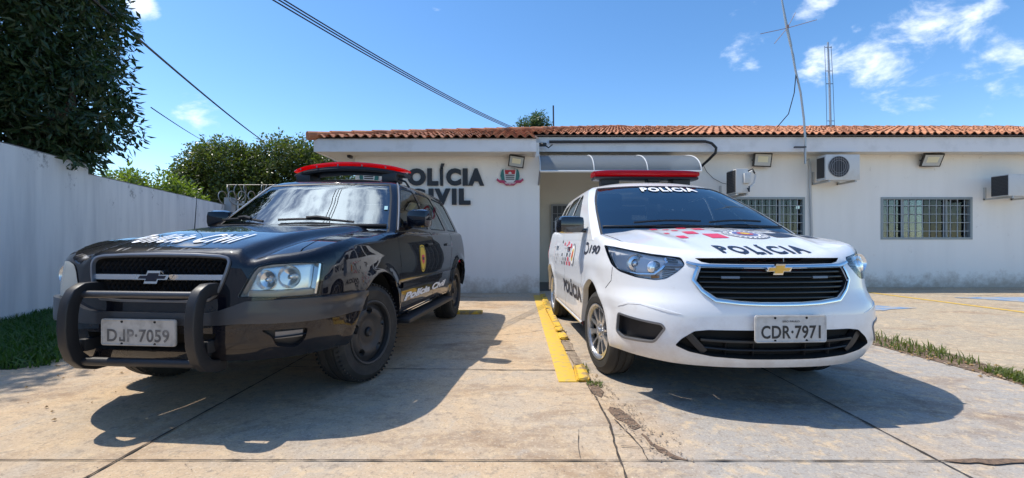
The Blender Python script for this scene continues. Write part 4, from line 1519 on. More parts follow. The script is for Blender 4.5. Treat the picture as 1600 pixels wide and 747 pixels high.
    for mir in (False, True):
        if mir: pl = lambda x, y: np.stack([np.interp(2.02 - 1.46 * x, -B.V[100:2900], B.tt[100:2900]), .515 + y * .062], 1)
        else: pl = lambda x, y: np.stack([np.interp(.56 + 1.46 * x, -B.V[100:2900], B.tt[100:2900]), .515 + y * .062], 1)
        tx = MB(); text_decal(tx, S, 'Polícia Civil', pl, .003, bold=.05, shear=.3, grid=.4, mirror=mir); tx.build('side_lettering', M['decal_white'], root)
        ce = lambda k: [Vv(-1.075 + k * .105 * x, .862 + k * .125 * z) for x, z in [(-.62, .98), (0, 1.05), (.62, .98), (.9, .55), (.95, -.1), (.75, -.62), (.38, -.98), (0, -1.08), (-.38, -.98), (-.75, -.62), (-.95, -.1), (-.9, .55)]]
        b1 = MB(); poly_decal(b1, S, ce(1.0), .003, .04, mirror=mir); b1 = b1.build('door_badge', M['decal_yellow'], root)
        b2 = MB(); ribbon(b2, S, ce(.86), .010, .0045, .003, .03, mirror=mir, closed=True); b2.build('badge_line', M['decal_black'], b1)
        b3 = MB(); poly_decal(b3, S, [Vv(-1.075 - .045, .895), Vv(-1.075 + .045, .895), Vv(-1.075 + .042, .835), Vv(-1.075, .80), Vv(-1.075 - .042, .835)], .005, .03, mirror=mir)
        b3.build('badge_shield', M['decal_red'], b1)
        b4 = MB(); poly_decal(b4, S, [Vv(-1.075 - .03, .872), Vv(-1.075 + .03, .872), Vv(-1.075 + .03, .845), Vv(-1.075 - .03, .845)], .0065, .03, mirror=mir); b4.build('badge_stripe', M['decal_black'], b1)
    return root


suv = build_suv()


# ------------------------------------------------------------------ ground, paving, markings
def concrete(name, a, b, stain, grey_x=None, speck=.5):
    m = bpy.data.materials.new(name); m.use_nodes = True
    nt = m.node_tree; bs = nt.nodes['Principled BSDF']
    bs.inputs['Roughness'].default_value = .88
    bs.inputs['Specular IOR Level'].default_value = .25
    N, L = nt.nodes.new, nt.links.new
    tc = N('ShaderNodeTexCoord')

    def noise(sc, det, rough, dist=0., stretch=None, loc=None):
        n = N('ShaderNodeTexNoise'); n.inputs['Scale'].default_value = sc; n.inputs['Detail'].default_value = det
        n.inputs['Roughness'].default_value = rough; n.inputs['Distortion'].default_value = dist
        if stretch or loc:
            mp = N('ShaderNodeMapping'); mp.inputs['Scale'].default_value = stretch or (1, 1, 1); mp.inputs['Location'].default_value = loc or (0, 0, 0)
            L(tc.outputs['Object'], mp.inputs[0]); L(mp.outputs[0], n.inputs['Vector'])
        else:
            L(tc.outputs['Object'], n.inputs['Vector'])
        return n.outputs['Fac']

    def ramp(s, lo, hi, amt=1.):
        r = N('ShaderNodeMapRange'); r.inputs['From Min'].default_value = lo; r.inputs['From Max'].default_value = hi
        r.inputs['To Max'].default_value = amt; L(s, r.inputs['Value']); return r.outputs[0]

    def mix(f, ca, cb):
        x = N('ShaderNodeMix'); x.data_type = 'RGBA'
        L(f, x.inputs['Factor'])
        for k, c in (('A', ca), ('B', cb)):
            if isinstance(c, tuple): x.inputs[k].default_value = (*c, 1)
            else: L(c, x.inputs[k])
        return x.outputs['Result']
    f = noise(1.1, 7, .62, .3)
    base = mix(ramp(f, .38, .64), a, b)
    if grey_x is not None:
        sp = N('ShaderNodeSeparateXYZ'); L(tc.outputs['Object'], sp.inputs[0])
        ad = N('ShaderNodeMath'); ad.operation = 'MULTIPLY_ADD'; ad.inputs[1].default_value = 1.6
        L(noise(.9, 4, .6, loc=(9, 3, 1)), ad.inputs[0]); L(sp.outputs['X'], ad.inputs[2])
        base = mix(ramp(ad.outputs[0], grey_x + .7, grey_x + 1.15, .72), base, (.34, .335, .325))
    st = noise(.85, 6, .7, .8, (1.0, 1.9, 1), (4, 1, 0))
    base = mix(ramp(st, .51, .70, .72), base, stain)
    st3 = noise(2.6, 5, .65, .5, (1.0, .5, 1), (14, 5, 2))
    base = mix(ramp(st3, .60, .80, .55), base, (.50, .32, .17))
    st2 = noise(3.2, 5, .7, .4, (1, 1, 1), (1, 8, 0))
    base = mix(ramp(st2, .58, .70, .45), base, (.46, .43, .38))
    md = noise(11, 5, .7, .3, loc=(2, 9, 4))
    base = mix(ramp(md, .50, .66, .75), base, (.62, .47, .30))
    md2 = noise(16, 5, .75, .2, loc=(5, 2, 8))
    base = mix(ramp(md2, .53, .66, .7), base, (.26, .215, .17))
    oil = noise(1.9, 6, .7, .6, loc=(21, 4, 3))
    base = mix(ramp(oil, .60, .74, .7), base, (.17, .12, .085))
    gr = noise(75, 4, .8)
    base = mix(ramp(gr, .54, .68, .7), base, (.15, .11, .08))
    gr2 = noise(60, 3, .7, loc=(3, 3, 3))
    base = mix(ramp(gr2, .56, .70, .7), base, (.66, .57, .44))
    pit = noise(30, 4, .75, loc=(7, 2, 3))
    base = mix(ramp(pit, .64, .70, .75), base, (.10, .07, .05))
    L(base, bs.inputs['Base Color'])
    bp = N('ShaderNodeBump'); bp.inputs['Strength'].default_value = .35; bp.inputs['Distance'].default_value = .006
    L(gr, bp.inputs['Height']); L(bp.outputs[0], bs.inputs['Normal'])
    return m


MC = concrete('stained driveway concrete', (.55, .395, .245), (.44, .375, .30), (.21, .12, .065), grey_x=.55)
MLOT = concrete('sandy lot concrete', (.46, .37, .255), (.39, .33, .25), (.27, .16, .09))
M['soil'] = mat('soil', (.12, .085, .055), .95, var=(3, (.20, .15, .10), .4, .7), bump=(30, .4))
M['joint'] = mat('dark slab joint', (.055, .042, .032), .95, var=(12, (.14, .11, .085), .5, .75))
M['mortar'] = mat('grey joint mortar', (.33, .33, .325), .9, var=(5, (.40, .34, .27), .45, .7))
M['dirt'] = mat('brown gravel dirt', (.22, .145, .095), .95, var=(40, (.09, .065, .05), .42, .68), bump=(60, .8))
M['yellow'] = mat('yellow road paint', (.70, .45, .06), .8, var=(16, (.46, .35, .17), .50, .70), bump=(90, .2))
M['yellow_worn'] = mat('worn yellow kerb paint', (.70, .44, .045), .8, var=(9, (.30, .22, .13), .50, .62), bump=(50, .4))
M['kerb'] = mat('broken kerb concrete', (.36, .28, .20), .95, var=(14, (.16, .12, .09), .45, .7), bump=(40, .5))
M['blue_paint'] = mat('faded blue road paint', (.16, .28, .46), .7, var=(6, (.38, .37, .35), .42, .60))
M['white_worn'] = mat('worn white road paint', (.6, .6, .58), .7)


def sheet_obj(name, poly, z, m, kind='structure', grid=None):
    n = len(poly)
    o = MB().add([(x, y, z) for x, y in poly], [tuple(range(n))]).build(name, m, smooth=False, fix=False)
    me = o.data
    if me.polygons[0].normal.z < 0: me.flip_normals()
    return tag(o, kind=kind)


sheet_obj('ground', [(-400, -300), (400, -300), (400, 600), (-400, 600)], -.05, M['soil'])
sheet_obj('driveway', [(-4.0, -12), (3.66, -12), (3.66, 11.3), (-3.2, 11.3), (-3.6, 9.5), (-4.02, 4.2)], 0, MC)
sheet_obj('parking_lot', [(3.80, -12), (40, -12), (40, 11.5), (3.80, 11.5)], -.012, MLOT)


def jitter_strip(pts, w, jit, z, step=.05, wv=.35):
    if w > .05: wv = .04
    lp = resample(pts, step, False)
    n = len(lp)
    d = np.gradient(lp, axis=0); d /= np.linalg.norm(d, axis=1, keepdims=True)
    nr = np.stack([-d[:, 1], d[:, 0]], 1)
    off = np.cumsum(rng.normal(0, jit, n)); off -= np.linspace(off[0], off[-1], n)
    ww = w * (1 + wv * rng.normal(0, 1, n)); ww = np.clip(ww, w * .25, w * 2.2)[:, None]
    c = lp + nr * off[:, None]
    A, Bq = c + nr * ww / 2, c - nr * ww / 2
    V = [(p[0], p[1], z) for p in A] + [(p[0], p[1], z) for p in Bq]
    F = [(i, i + 1, n + i + 1, n + i) for i in range(n - 1)]
    return V, F


def strip_obj(name, lines, m, z):
    mb = MB()
    for pts, w, jit in lines: mb.add(*jitter_strip(pts, w, jit, z))
    o = mb.build(name, m, smooth=False, fix=False)
    for p in o.data.polygons:
        if p.normal.z < 0: o.data.flip_normals(); break
    return tag(o, kind='structure')


strip_obj('paving_joint', [([(-7, 2.15), (3.66, 2.13)], .008, .0004)], M['joint'], .0065)
strip_obj('paving_joint', [([(-1.885, -6), (-1.895, 7.2)], .011, .0006)], M['joint'], .0055)
strip_obj('paving_joint', [([(1.985, -6), (1.975, 8.5)], .011, .0006)], M['joint'], .0055)
strip_obj('paving_joint', [([(-1.89, 3.72), (-.9, 3.66), (.30, 3.62)], .011, .002)], M['joint'], .0055)
strip_obj('paving_joint', [([(.5, 3.28), (.52, 2.9), (.50, 2.55), (.47, 2.2), (.45, 1.7), (.46, .6)], .010, .003)], M['joint'], .0055)
strip_obj('paving_joint', [([(3.80, 3.1), (8, 3.0)], .016, .002)], M['joint'], -.006)
strip_obj('crack', [([(.30, 2.16), (.31, 2.30), (.335, 2.48)], .0025, .001)], M['joint'], .0055)
strip_obj('crack', [([(.56, 2.62), (.60, 2.42), (.62, 2.25), (.615, 2.14)], .006, .003), ([(.50, 2.42), (.58, 2.40), (.66, 2.36)], .004, .003), ([(.52, 2.28), (.60, 2.27), (.72, 2.24)], .004, .003), ([(.505, 3.12), (.56, 3.06), (.60, 2.98)], .005, .003),
                    ([(.50, 2.98), (.56, 2.93), (.62, 2.90)], .004, .003)], M['joint'], .0075)
strip_obj('crack', [([(.02, 6.0), (.18, 5.9), (.32, 6.1)], .008, .004), ([(-.7, 5.0), (-.2, 4.95), (.28, 5.2)], .007, .004)], M['joint'], .0055)


def blob_poly(pts, jit=.015, step=.04):
    lp = resample(rounded(pts, .05, 4), step * .6)
    n = len(lp)
    w = rng.normal(0, 1, (n, 2))
    for _ in range(3): w = (np.roll(w, 1, 0) + 2 * w + np.roll(w, -1, 0)) / 4
    return [tuple(p + d * jit * 1.4) for p, d in zip(lp, w)]


sheet_obj('dirt_patch', blob_poly([(.555, 2.80), (.61, 2.82), (.66, 2.66), (.69, 2.52), (.655, 2.47), (.61, 2.52), (.58, 2.66)], .010), .004, M['dirt'])
sheet_obj('dirt_patch', blob_poly([(.655, 2.44), (.685, 2.43), (.70, 2.30), (.755, 2.20), (.82, 2.135), (.73, 2.14), (.685, 2.26)], .008), .0042, M['dirt'])
sheet_obj('dirt_patch', blob_poly([(.50, 3.28), (.57, 3.26), (.60, 3.10), (.55, 2.98), (.515, 3.05)], .008), .0044, M['dirt'])
sheet_obj('dirt_patch', blob_poly([(1.98, 2.135), (2.16, 2.15), (2.45, 2.14), (2.42, 2.10), (2.12, 2.10)], .006), .008, M['dirt'])
sheet_obj('dirt_patch', blob_poly([(3.60, -4), (3.84, -4), (3.90, 2.6), (3.86, 3.4), (3.95, 4.2), (3.84, 6), (3.80, 9), (3.62, 9), (3.64, 5.5), (3.52, 4.4), (3.62, 3.6), (3.56, 2.7)], .02, .12), .0046, M['dirt'])

# yellow dividing line and the broken kerb beside it
o = MB().box((.377, 5.92, .002), (.146, 5.2, .010), bev=.003).build('parking_line', M['yellow'], angle=30); tag(o, kind='structure')
kerb_bits = [(.492, 3.50, .085, .36, .028), (.500, 3.95, .075, .42, .018), (.490, 4.42, .085, .34, .016), (.485, 4.86, .085, .30, .026), (.482, 5.20, .085, .18, .03), (.480, 6.05, .09, 1.40, .026), (.478, 7.45, .09, 1.3, .026), (.478, 8.35, .09, .42, .026)]
for i, (x, y, w, l, h) in enumerate(kerb_bits):
    mb = MB().box((0, 0, h / 2), (w, l, h), bev=.014)
    for k, v in enumerate(mb.v):
        j = rng.normal(0, .007, 3); mb.v[k] = (v[0] + j[0], v[1] + j[1], max(v[2] + (j[2] if v[2] > .01 else 0), -.002))
    o = mb.build('kerb_block', M['yellow_worn'] if i not in (1, 2) else M['kerb'], angle=25)
    o.location = (x, y, .0); o.rotation_euler = (0, 0, float(rng.normal(0, .02)))
    tag(o, ['yellow kerb block at the near end of the broken kerb', 'crumbled kerb block with most of its yellow paint gone, nearest to the paint end', 'crumbled kerb block further back, paint almost gone', 'yellow kerb block just behind the crumbled stretch',
            'shortest yellow kerb block, beside the minivan front wheel', 'long yellow kerb block beside the minivan doors', 'long yellow kerb block by the minivan rear wheel', 'farthest yellow kerb block, close to the building doorway'][i], 'kerb', 'broken yellow kerb blocks')
o = MB().box((0, 0, .02), (.62, .15, .045), bev=.012).build('wheel_stop', M['yellow_worn'], angle=30)
o.location = (-.80, 6.42, 0); tag(o, 'low yellow wheel stop behind the black SUV', 'wheel stop')
sheet_obj('lot_line', [(6.98, 9.15), (7.08, 9.15), (7.60, 5.2), (7.48, 5.2)], -.007, M['yellow'])
sheet_obj('blue_marking', blob_poly([(5.0, 7.30), (5.8, 7.22), (6.2, 7.0), (5.5, 6.78), (4.9, 6.70)], .02, .15), -.0065, M['blue_paint'])
sheet_obj('blue_marking', blob_poly([(7.95, 8.30), (10.5, 8.4), (10.5, 7.45), (8.8, 7.45)], .02, .2), -.0065, M['blue_paint'])
sheet_obj('white_marking', [(9.15, 7.98), (10.5, 8.02), (10.5, 7.86), (9.2, 7.84)], -.003, M['white_worn'])


def stones(name, zones, m, seedv):
    r = np.random.default_rng(seedv)
    mb = MB()
    for (x0, x1, y0, y1, n, s0, s1) in zones:
        for _ in range(n):
            x, y = r.uniform(x0, x1), r.uniform(y0, y1)
            q = r.uniform(s0, s1)
            a = np.array([[1, 0, 0], [-1, 0, 0], [0, 1, 0], [0, -1, 0], [0, 0, 1], [0, 0, -.6]]) * q * r.uniform(.6, 1.2, (6, 1))
            c = r.uniform(0, 6.28); R = np.array([[math.cos(c), -math.sin(c), 0], [math.sin(c), math.cos(c), 0], [0, 0, .7]])
            mb.add(a @ R.T + np.array([x, y, q * .45 + .004]), [(0, 2, 4), (2, 1, 4), (1, 3, 4), (3, 0, 4), (2, 0, 5), (1, 2, 5), (3, 1, 5), (0, 3, 5)])
    return tag(mb.build(name, m, smooth=False), kind='stuff')


stones('loose_gravel', [(.50, .66, 2.95, 3.3, 60, .003, .009), (.56, .74, 2.42, 2.88, 150, .003, .008), (.62, .86, 2.12, 2.45, 90, .003, .008), (.45, .56, 3.4, 5.2, 70, .004, .012), (3.52, 3.92, 2.4, 4.6, 260, .004, .016),
                        (-1.5, 2.2, 2.0, 3.4, 70, .002, .005), (-4, 4, 1.9, 2.14, 60, .002, .005)], M['kerb'], 77)
stones('dry_leaf_litter', [(3.5, 3.95, 2.6, 4.6, 60, .008, .02), (.5, .62, 3.2, 3.5, 14, .004, .01), (-3.9, -2.6, 2.6, 3.8, 24, .006, .014)], mat('dry leaf', (.30, .19, .08), .8), 78)


# ------------------------------------------------------------------ foliage
def leaf_mat(name, a, b, trans=.35, scale=2.0, gloss=.35):
    m = bpy.data.materials.new(name); m.use_nodes = True
    nt = m.node_tree; bs = nt.nodes['Principled BSDF']
    N, L = nt.nodes.new, nt.links.new
    tc = N('ShaderNodeTexCoord')
    n = N('ShaderNodeTexNoise'); n.inputs['Scale'].default_value = scale; n.inputs['Detail'].default_value = 8; n.inputs['Roughness'].default_value = .75
    L(tc.outputs['Object'], n.inputs['Vector'])
    mr = N('ShaderNodeMapRange'); mr.inputs['From Min'].default_value = .36; mr.inputs['From Max'].default_value = .66
    L(n.outputs['Fac'], mr.inputs['Value'])
    mx = N('ShaderNodeMix'); mx.data_type = 'RGBA'
    mx.inputs['A'].default_value = (*a, 1); mx.inputs['B'].default_value = (*b, 1)
    L(mr.outputs[0], mx.inputs['Factor'])
    L(mx.outputs['Result'], bs.inputs['Base Color'])
    bs.inputs['Roughness'].default_value = gloss
    tl = N('ShaderNodeBsdfTranslucent')
    br = N('ShaderNodeMix'); br.data_type = 'RGBA'; br.blend_type = 'MULTIPLY'; br.inputs['Factor'].default_value = 1
    L(mx.outputs['Result'], br.inputs['A']); br.inputs['B'].default_value = (1.6, 1.9, .7, 1)
    L(br.outputs['Result'], tl.inputs[0])
    ms = N('ShaderNodeMixShader'); ms.inputs[0].default_value = trans
    L(bs.outputs[0], ms.inputs[1]); L(tl.outputs[0], ms.inputs[2])
    L(ms.outputs[0], nt.nodes['Material Output'].inputs[0])
    return m


M['mango'] = leaf_mat('dark glossy mango leaf', (.020, .046, .022), (.050, .090, .032), .22, 1.6, .4)
M['ficus'] = leaf_mat('small green leaf', (.050, .080, .018), (.15, .165, .04), .3, 1.5)
M['lime_leaf'] = leaf_mat('bright yellow green leaf', (.10, .15, .022), (.17, .20, .04), .4, 1.3)
M['pale_leaf'] = leaf_mat('pale feathery leaf', (.06, .10, .04), (.10, .14, .06), .3, 1.3)
M['bark'] = mat('tree bark', (.10, .075, .055), .9, var=(8, (.05, .04, .03), .4, .7), bump=(20, .6))
M['grass'] = leaf_mat('lawn grass', (.04, .09, .016), (.085, .16, .03), .3, 4.0, .6)
M['dry_grass'] = leaf_mat('weedy grass', (.08, .12, .022), (.19, .19, .06), .3, 6.0, .6)


def leaves(centres, per, spread, size, asp, droop, seedv, outw=None):
    """leaf quads folded along the midrib, gathered in clumps; returns verts, faces"""
    r = np.random.default_rng(seedv)
    C = np.repeat(np.asarray(centres), per, axis=0)
    n = len(C)
    d = r.normal(0, 1, (n, 3)); d /= np.linalg.norm(d, axis=1, keepdims=True)
    P = C + d * spread * r.random((n, 1)) ** .5
    ax = d * .8 + r.normal(0, .6, (n, 3)); ax[:, 2] -= droop
    ax /= np.linalg.norm(ax, axis=1, keepdims=True)
    sd = np.cross(ax, r.normal(0, 1, (n, 3)) + np.array([0, 0, 1.2])); sd /= np.maximum(np.linalg.norm(sd, axis=1, keepdims=True), 1e-6)
    nn = np.cross(ax, sd)
    L = size * (.6 + .8 * r.random((n, 1)))
    W = L * asp
    v0 = P; v1 = P + ax * L * .45 + sd * W * .5 + nn * W * .18; v2 = P + ax * L - nn * L * .06; v3 = P + ax * L * .45 - sd * W * .5 + nn * W * .18
    v4 = P + ax * L * .5 - nn * W * .05
    V = np.stack([v0, v1, v2, v3], 1).reshape(-1, 3)
    i = np.arange(n)[:, None] * 4
    F = np.concatenate([i + np.array([[0, 1, 2]]), i + np.array([[0, 2, 3]])])
    return V, F


def np_mesh(name, V, F, m, parent=None):
    me = bpy.data.meshes.new(name)
    me.from_pydata(V.tolist(), [], F.tolist())
    me.materials.append(m)
    o = bpy.data.objects.new(name, me); col.objects.link(o)
    if parent is not None: o.parent = parent
    return o


def tree(name, label, base, blobs, m, nclump, per, spread, size, asp, droop, seedv, trunk_r=.14, fork=1.3, group=None, shell=.55):
    e = empty(name, base, 0, label, 'tree', group)
    r = np.random.default_rng(seedv)
    cs = []
    b = np.array(base)
    vol = sum((q[3] * q[4] * q[5]) ** (2 / 3) for q in blobs)
    for (x, y, z, rx, ry, rz) in blobs:
        k = int(nclump * (rx * ry * rz) ** (2 / 3) / vol)
        d = r.normal(0, 1, (k, 3)); d /= np.linalg.norm(d, axis=1, keepdims=True)
        q = shell + (1 - shell) * r.random((k, 1)) ** .7
        cs.append(np.array([x, y, z]) + d * q * np.array([rx, ry, rz]) - b)
    cs = np.concatenate(cs)
    V, F = leaves(cs, per, spread, size, asp, droop, seedv)
    np_mesh('crown', V, F, m, e)
    mb = MB()
    top = np.array([blobs[0][0], blobs[0][1], blobs[0][2]]) - b
    mb.tube([(0, 0, -.1), (.03, .02, fork * .5), (top[0] * .25, top[1] * .25, fork)], [trunk_r * 1.25, trunk_r, trunk_r * .85], 10)
    for (x, y, z, rx, ry, rz) in blobs:
        t = np.array([x, y, z]) - b
        s = np.array([top[0] * .25, top[1] * .25, fork])
        mid = s * .5 + t * .5 + np.array([0, 0, -.12 * abs(t[2] - s[2])])
        mb.tube([s, mid, t, t + np.array([0, 0, rz * .5])], [trunk_r * .6, trunk_r * .42, trunk_r * .25, trunk_r * .08], 7)
    mb.build('trunk', M['bark'], e)
    return e


tree('mango_tree', 'large dark broad-leaved tree overhanging the white wall', (-8.6, 6.6, 0),
     [(-8.7, 6.8, 4.6, 2.3, 2.0, 2.3), (-6.85, 7.0, 3.15, .80, .9, .8), (-7.35, 7.1, 4.5, 1.0, 1.1, 1.0), (-8.2, 5.8, 5.7, 1.4, 1.5, 1.1), (-8.0, 7.0, 2.6, 1.2, 1.0, .9),
      (-8.1, 4.0, 5.2, 1.5, 1.5, 1.3), (-9.3, 5.2, 4.2, 1.8, 1.8, 1.9), (-8.7, 7.6, 6.2, 1.8, 1.8, 1.2), (-7.5, 7.2, 2.45, .75, .6, .4), (-8.6, 5.6, 3.2, 1.5, 1.4, 1.2)],
     M['mango'], 1800, 52, .28, .13, .36, .5, 11, .22, 1.7)
ybase = [(-12.6, 19, 'rounded green tree at left of the pair behind the metal fence', [(-12.3, 19, 3.4, 1.9, 1.6, 1.7), (-13.4, 19.2, 2.7, 1.3, 1.2, 1.3), (-11.2, 18.8, 2.9, 1.4, 1.4, 1.6), (-12.2, 19, 4.2, 1.6, 1.3, 1.0)], 21),
         (-9.6, 19.6, 'rounded green tree nearer the eave, behind the metal fence', [(-9.9, 19.6, 3.9, 1.9, 1.6, 1.6), (-8.5, 19.6, 3.4, 1.6, 1.4, 1.6), (-10.6, 19.4, 2.8, 1.3, 1.3, 1.4), (-9.7, 19.6, 4.6, 1.5, 1.2, .8), (-7.6, 20, 2.6, 1.2, 1.1, 1.2)], 22)]
for x, y, lb, bl, sdv in ybase:
    tree('shade_tree', lb, (x, y, 0), bl, M['ficus'], 760, 42, .34, .13, .5, .15, sdv, .16, 1.3, 'green trees behind the fence', .6)
tree('lime_bush', 'bright yellow-green bush showing above the white wall', (-12.0, 13.6, 0),
     [(-12.0, 14.6, 2.5, 1.2, .9, .8), (-11.0, 14.6, 2.3, .8, .6, .6), (-12.9, 14.8, 2.5, .8, .7, .8)], M['lime_leaf'], 150, 36, .28, .14, .42, .1, 31, .07, .8)
tree('feathery_tree', 'small pale tree top rising behind the tiled roof', (.75, 23, 0),
     [(.55, 23, 6.5, .55, .5, .75), (1.15, 23, 6.7, .5, .5, .75), (.15, 23, 6.3, .4, .4, .5), (1.5, 23.1, 6.1, .4, .4, .5)], M['pale_leaf'], 150, 44, .26, .16, .26, .2, 41, .10, 4.6)


def grass(name, poly, n, h, m, label_kind='stuff', z=0., w=.008, seedv=5, lean=.5):
    r = np.random.default_rng(seedv)
    poly = np.array(poly); lo, hi = poly.min(0), poly.max(0)
    P = lo + (hi - lo) * r.random((n * 3, 2)); P = P[inside(P, poly)][:n]
    n = len(P)
    a = r.random(n) * 6.283; hh = h * (.4 + .9 * r.random(n))
    ln = hh * lean * r.normal(0, .8, n)
    b = np.stack([P[:, 0], P[:, 1], np.full(n, z)], 1)
    sd = np.stack([np.cos(a), np.sin(a), np.zeros(n)], 1) * w
    ld = np.stack([np.sin(a) * ln, -np.cos(a) * ln, hh], 1)
    V = np.stack([b - sd, b + sd, b + ld * .55 + sd * .8, b + ld * .55 - sd * .8, b + ld * np.array([1.5, 1.5, .95])], 1).reshape(-1, 3)
    i = np.arange(n)[:, None] * 5
    F = np.concatenate([i + np.array([[0, 1, 2]]), i + np.array([[0, 2, 3]]), i + np.array([[3, 2, 4]])])
    o = np_mesh(name, V, F, m)
    return tag(o, kind='stuff')


sheet_obj('lawn', [(-10, -12), (-3.98, -12), (-4.02, 4.2), (-3.6, 9.5), (-3.2, 16), (-10, 16)], -.02, M['soil'])
grass('lawn_grass', [(-6.4, 3.62), (-3.9, 3.70), (-3.95, 4.6), (-3.75, 8), (-7.2, 8)], 26000, .10, M['grass'], z=-.02, w=.007, lean=.9)
grass('lawn_grass', [(-9, 8), (-3.75, 8), (-3.5, 10), (-9, 13.5)], 6000, .10, M['grass'], z=-.02, w=.010, seedv=8, lean=.9)
sheet_obj('path', [(-9, 1.2), (-3.99, 1.2), (-3.96, 3.66), (-6.4, 3.60), (-9, 3.6)], -.004, MC)
grass('weed_strip', [(3.62, 3.75), (3.85, 3.75), (3.98, 4.3), (3.92, 5.3), (3.70, 5.4), (3.55, 4.4)], 420, .075, M['dry_grass'], z=0, w=.006, seedv=12, lean=.8)
grass('weed_strip', [(3.60, 3.25), (3.80, 3.25), (3.88, 3.62), (3.68, 3.65)], 330, .06, M['dry_grass'], z=0, w=.005, seedv=13, lean=.9)
grass('weed_strip', [(.50, 3.24), (.60, 3.18), (.62, 3.34), (.54, 3.36)], 50, .025, M['dry_grass'], z=0, w=.006, seedv=14, lean=1.4)
grass('weed_strip', [(.52, 3.52), (.56, 3.5), (.575, 3.72), (.54, 3.74)], 40, .03, M['dry_grass'], z=0, w=.005, seedv=15, lean=1.2)
tag(MB().tube([(3.72, 5.0, 0), (3.73, 5.02, .25), (3.71, 5.0, .46)], [.004, .003, .002], 5).tube([(3.69, 5.0, .445), (3.71, 5.0, .465), (3.735, 5.0, .45)], .006, 5).build('dry_stalk', M['bark']), 'thin dry weed stalk rising from the grassy strip beside the minivan', 'plant')

# ------------------------------------------------------------------ boundary wall and fence
MW = mat('stained white wall paint', (.66, .67, .69), .8, var=(1.3, (.52, .53, .55), .45, .75), bump=(60, .12))


def wall_grime(name, base, streak=(.45, .46, .48), mould=.85, top=(1.0, 2.25), amt=.45, foot=0.):
    """white paint with vertical rain streaks and black mould near the top edge"""
    m = mat(name, base, .85, bump=(50, .15))
    nt = m.node_tree; N, L = nt.nodes.new, nt.links.new
    b = nt.nodes['Principled BSDF']
    tc = N('ShaderNodeTexCoord')
    mp = N('ShaderNodeMapping'); mp.inputs['Scale'].default_value = (2.6, 2.6, .35)
    L(tc.outputs['Object'], mp.inputs[0])
    n1 = N('ShaderNodeTexNoise'); n1.inputs['Scale'].default_value = 1.6; n1.inputs['Detail'].default_value = 5
    L(mp.outputs[0], n1.inputs['Vector'])
    n2 = N('ShaderNodeTexNoise'); n2.inputs['Scale'].default_value = 3.4; n2.inputs['Detail'].default_value = 9; n2.inputs['Roughness'].default_value = .75
    L(tc.outputs['Object'], n2.inputs['Vector'])
    sp = N('ShaderNodeSeparateXYZ'); L(tc.outputs['Object'], sp.inputs[0])
    hz = N('ShaderNodeMapRange'); hz.inputs['From Min'].default_value = top[0]; hz.inputs['From Max'].default_value = top[1]; hz.inputs['To Max'].default_value = .17
    L(sp.outputs['Z'], hz.inputs['Value'])
    ad = N('ShaderNodeMath'); L(n2.outputs['Fac'], ad.inputs[0]); L(hz.outputs[0], ad.inputs[1])
    th = N('ShaderNodeMapRange'); th.inputs['From Min'].default_value = .70; th.inputs['From Max'].default_value = .82; th.inputs['To Max'].default_value = mould
    L(ad.outputs[0], th.inputs['Value'])
    st = N('ShaderNodeMapRange'); st.inputs['From Min'].default_value = .42; st.inputs['From Max'].default_value = .75; st.inputs['To Max'].default_value = amt
    L(n1.outputs['Fac'], st.inputs['Value'])
    m1 = N('ShaderNodeMix'); m1.data_type = 'RGBA'; m1.inputs['A'].default_value = (*base, 1); m1.inputs['B'].default_value = (*streak, 1)
    L(st.outputs[0], m1.inputs['Factor'])
    m2 = N('ShaderNodeMix'); m2.data_type = 'RGBA'; m2.inputs['B'].default_value = (.12, .12, .125, 1)
    L(th.outputs[0], m2.inputs['Factor']); L(m1.outputs['Result'], m2.inputs['A'])
    res = m2.outputs['Result']
    if foot:
        fz = N('ShaderNodeMapRange'); fz.inputs['From Min'].default_value = foot; fz.inputs['From Max'].default_value = 0; fz.inputs['To Max'].default_value = .42
        L(sp.outputs['Z'], fz.inputs['Value'])
        fa = N('ShaderNodeMath'); L(n2.outputs['Fac'], fa.inputs[0]); L(fz.outputs[0], fa.inputs[1])
        ft = N('ShaderNodeMapRange'); ft.inputs['From Min'].default_value = .62; ft.inputs['From Max'].default_value = .95; ft.inputs['To Max'].default_value = .75
        L(fa.outputs[0], ft.inputs['Value'])
        m3 = N('ShaderNodeMix'); m3.data_type = 'RGBA'; m3.inputs['B'].default_value = (.36, .27, .19, 1)
        L(ft.outputs[0], m3.inputs['Factor']); L(res, m3.inputs['A']); res = m3.outputs['Result']
    L(res, b.inputs['Base Color'])
    return m


M['wall_old'] = wall_grime('mouldy white boundary wall', (.82, .81, .795), amt=.5)
wx = lambda y: -6.5 - .3 * (y - 5.72)
e = empty('boundary_wall', (0, 0, 0), 0, 'white stained boundary wall with a stepped top, running back on the left', 'wall')
mb = MB()
def wall_seg(y0, y1, h):
    t = .16
    p = [(wx(y0), y0), (wx(y1), y1), (wx(y1) - t, y1), (wx(y0) - t, y0)]
    mb.add([(x, y, -.06) for x, y in p] + [(x, y, h) for x, y in p], [(0, 1, 5, 4), (1, 2, 6, 5), (2, 3, 7, 6), (3, 0, 4, 7), (4, 5, 6, 7)])
wall_seg(-6, 7.43, 2.268); wall_seg(7.43, 13.92, 2.115)
mb.build('wall', M['wall_old'], e, smooth=False)
cp = MB()
for (y0, y1, h) in [(-6, 7.43, 2.268), (7.432, 13.92, 2.115)]:
    p = [(wx(y0) + .004, y0), (wx(y1) + .004, y1), (wx(y1) - .164, y1), (wx(y0) - .164, y0)]
    cp.add([(x, y, h + .001) for x, y in p] + [(x, y, h + .012) for x, y in p], [(0, 1, 5, 4), (1, 2, 6, 5), (2, 3, 7, 6), (3, 0, 4, 7), (4, 5, 6, 7)])
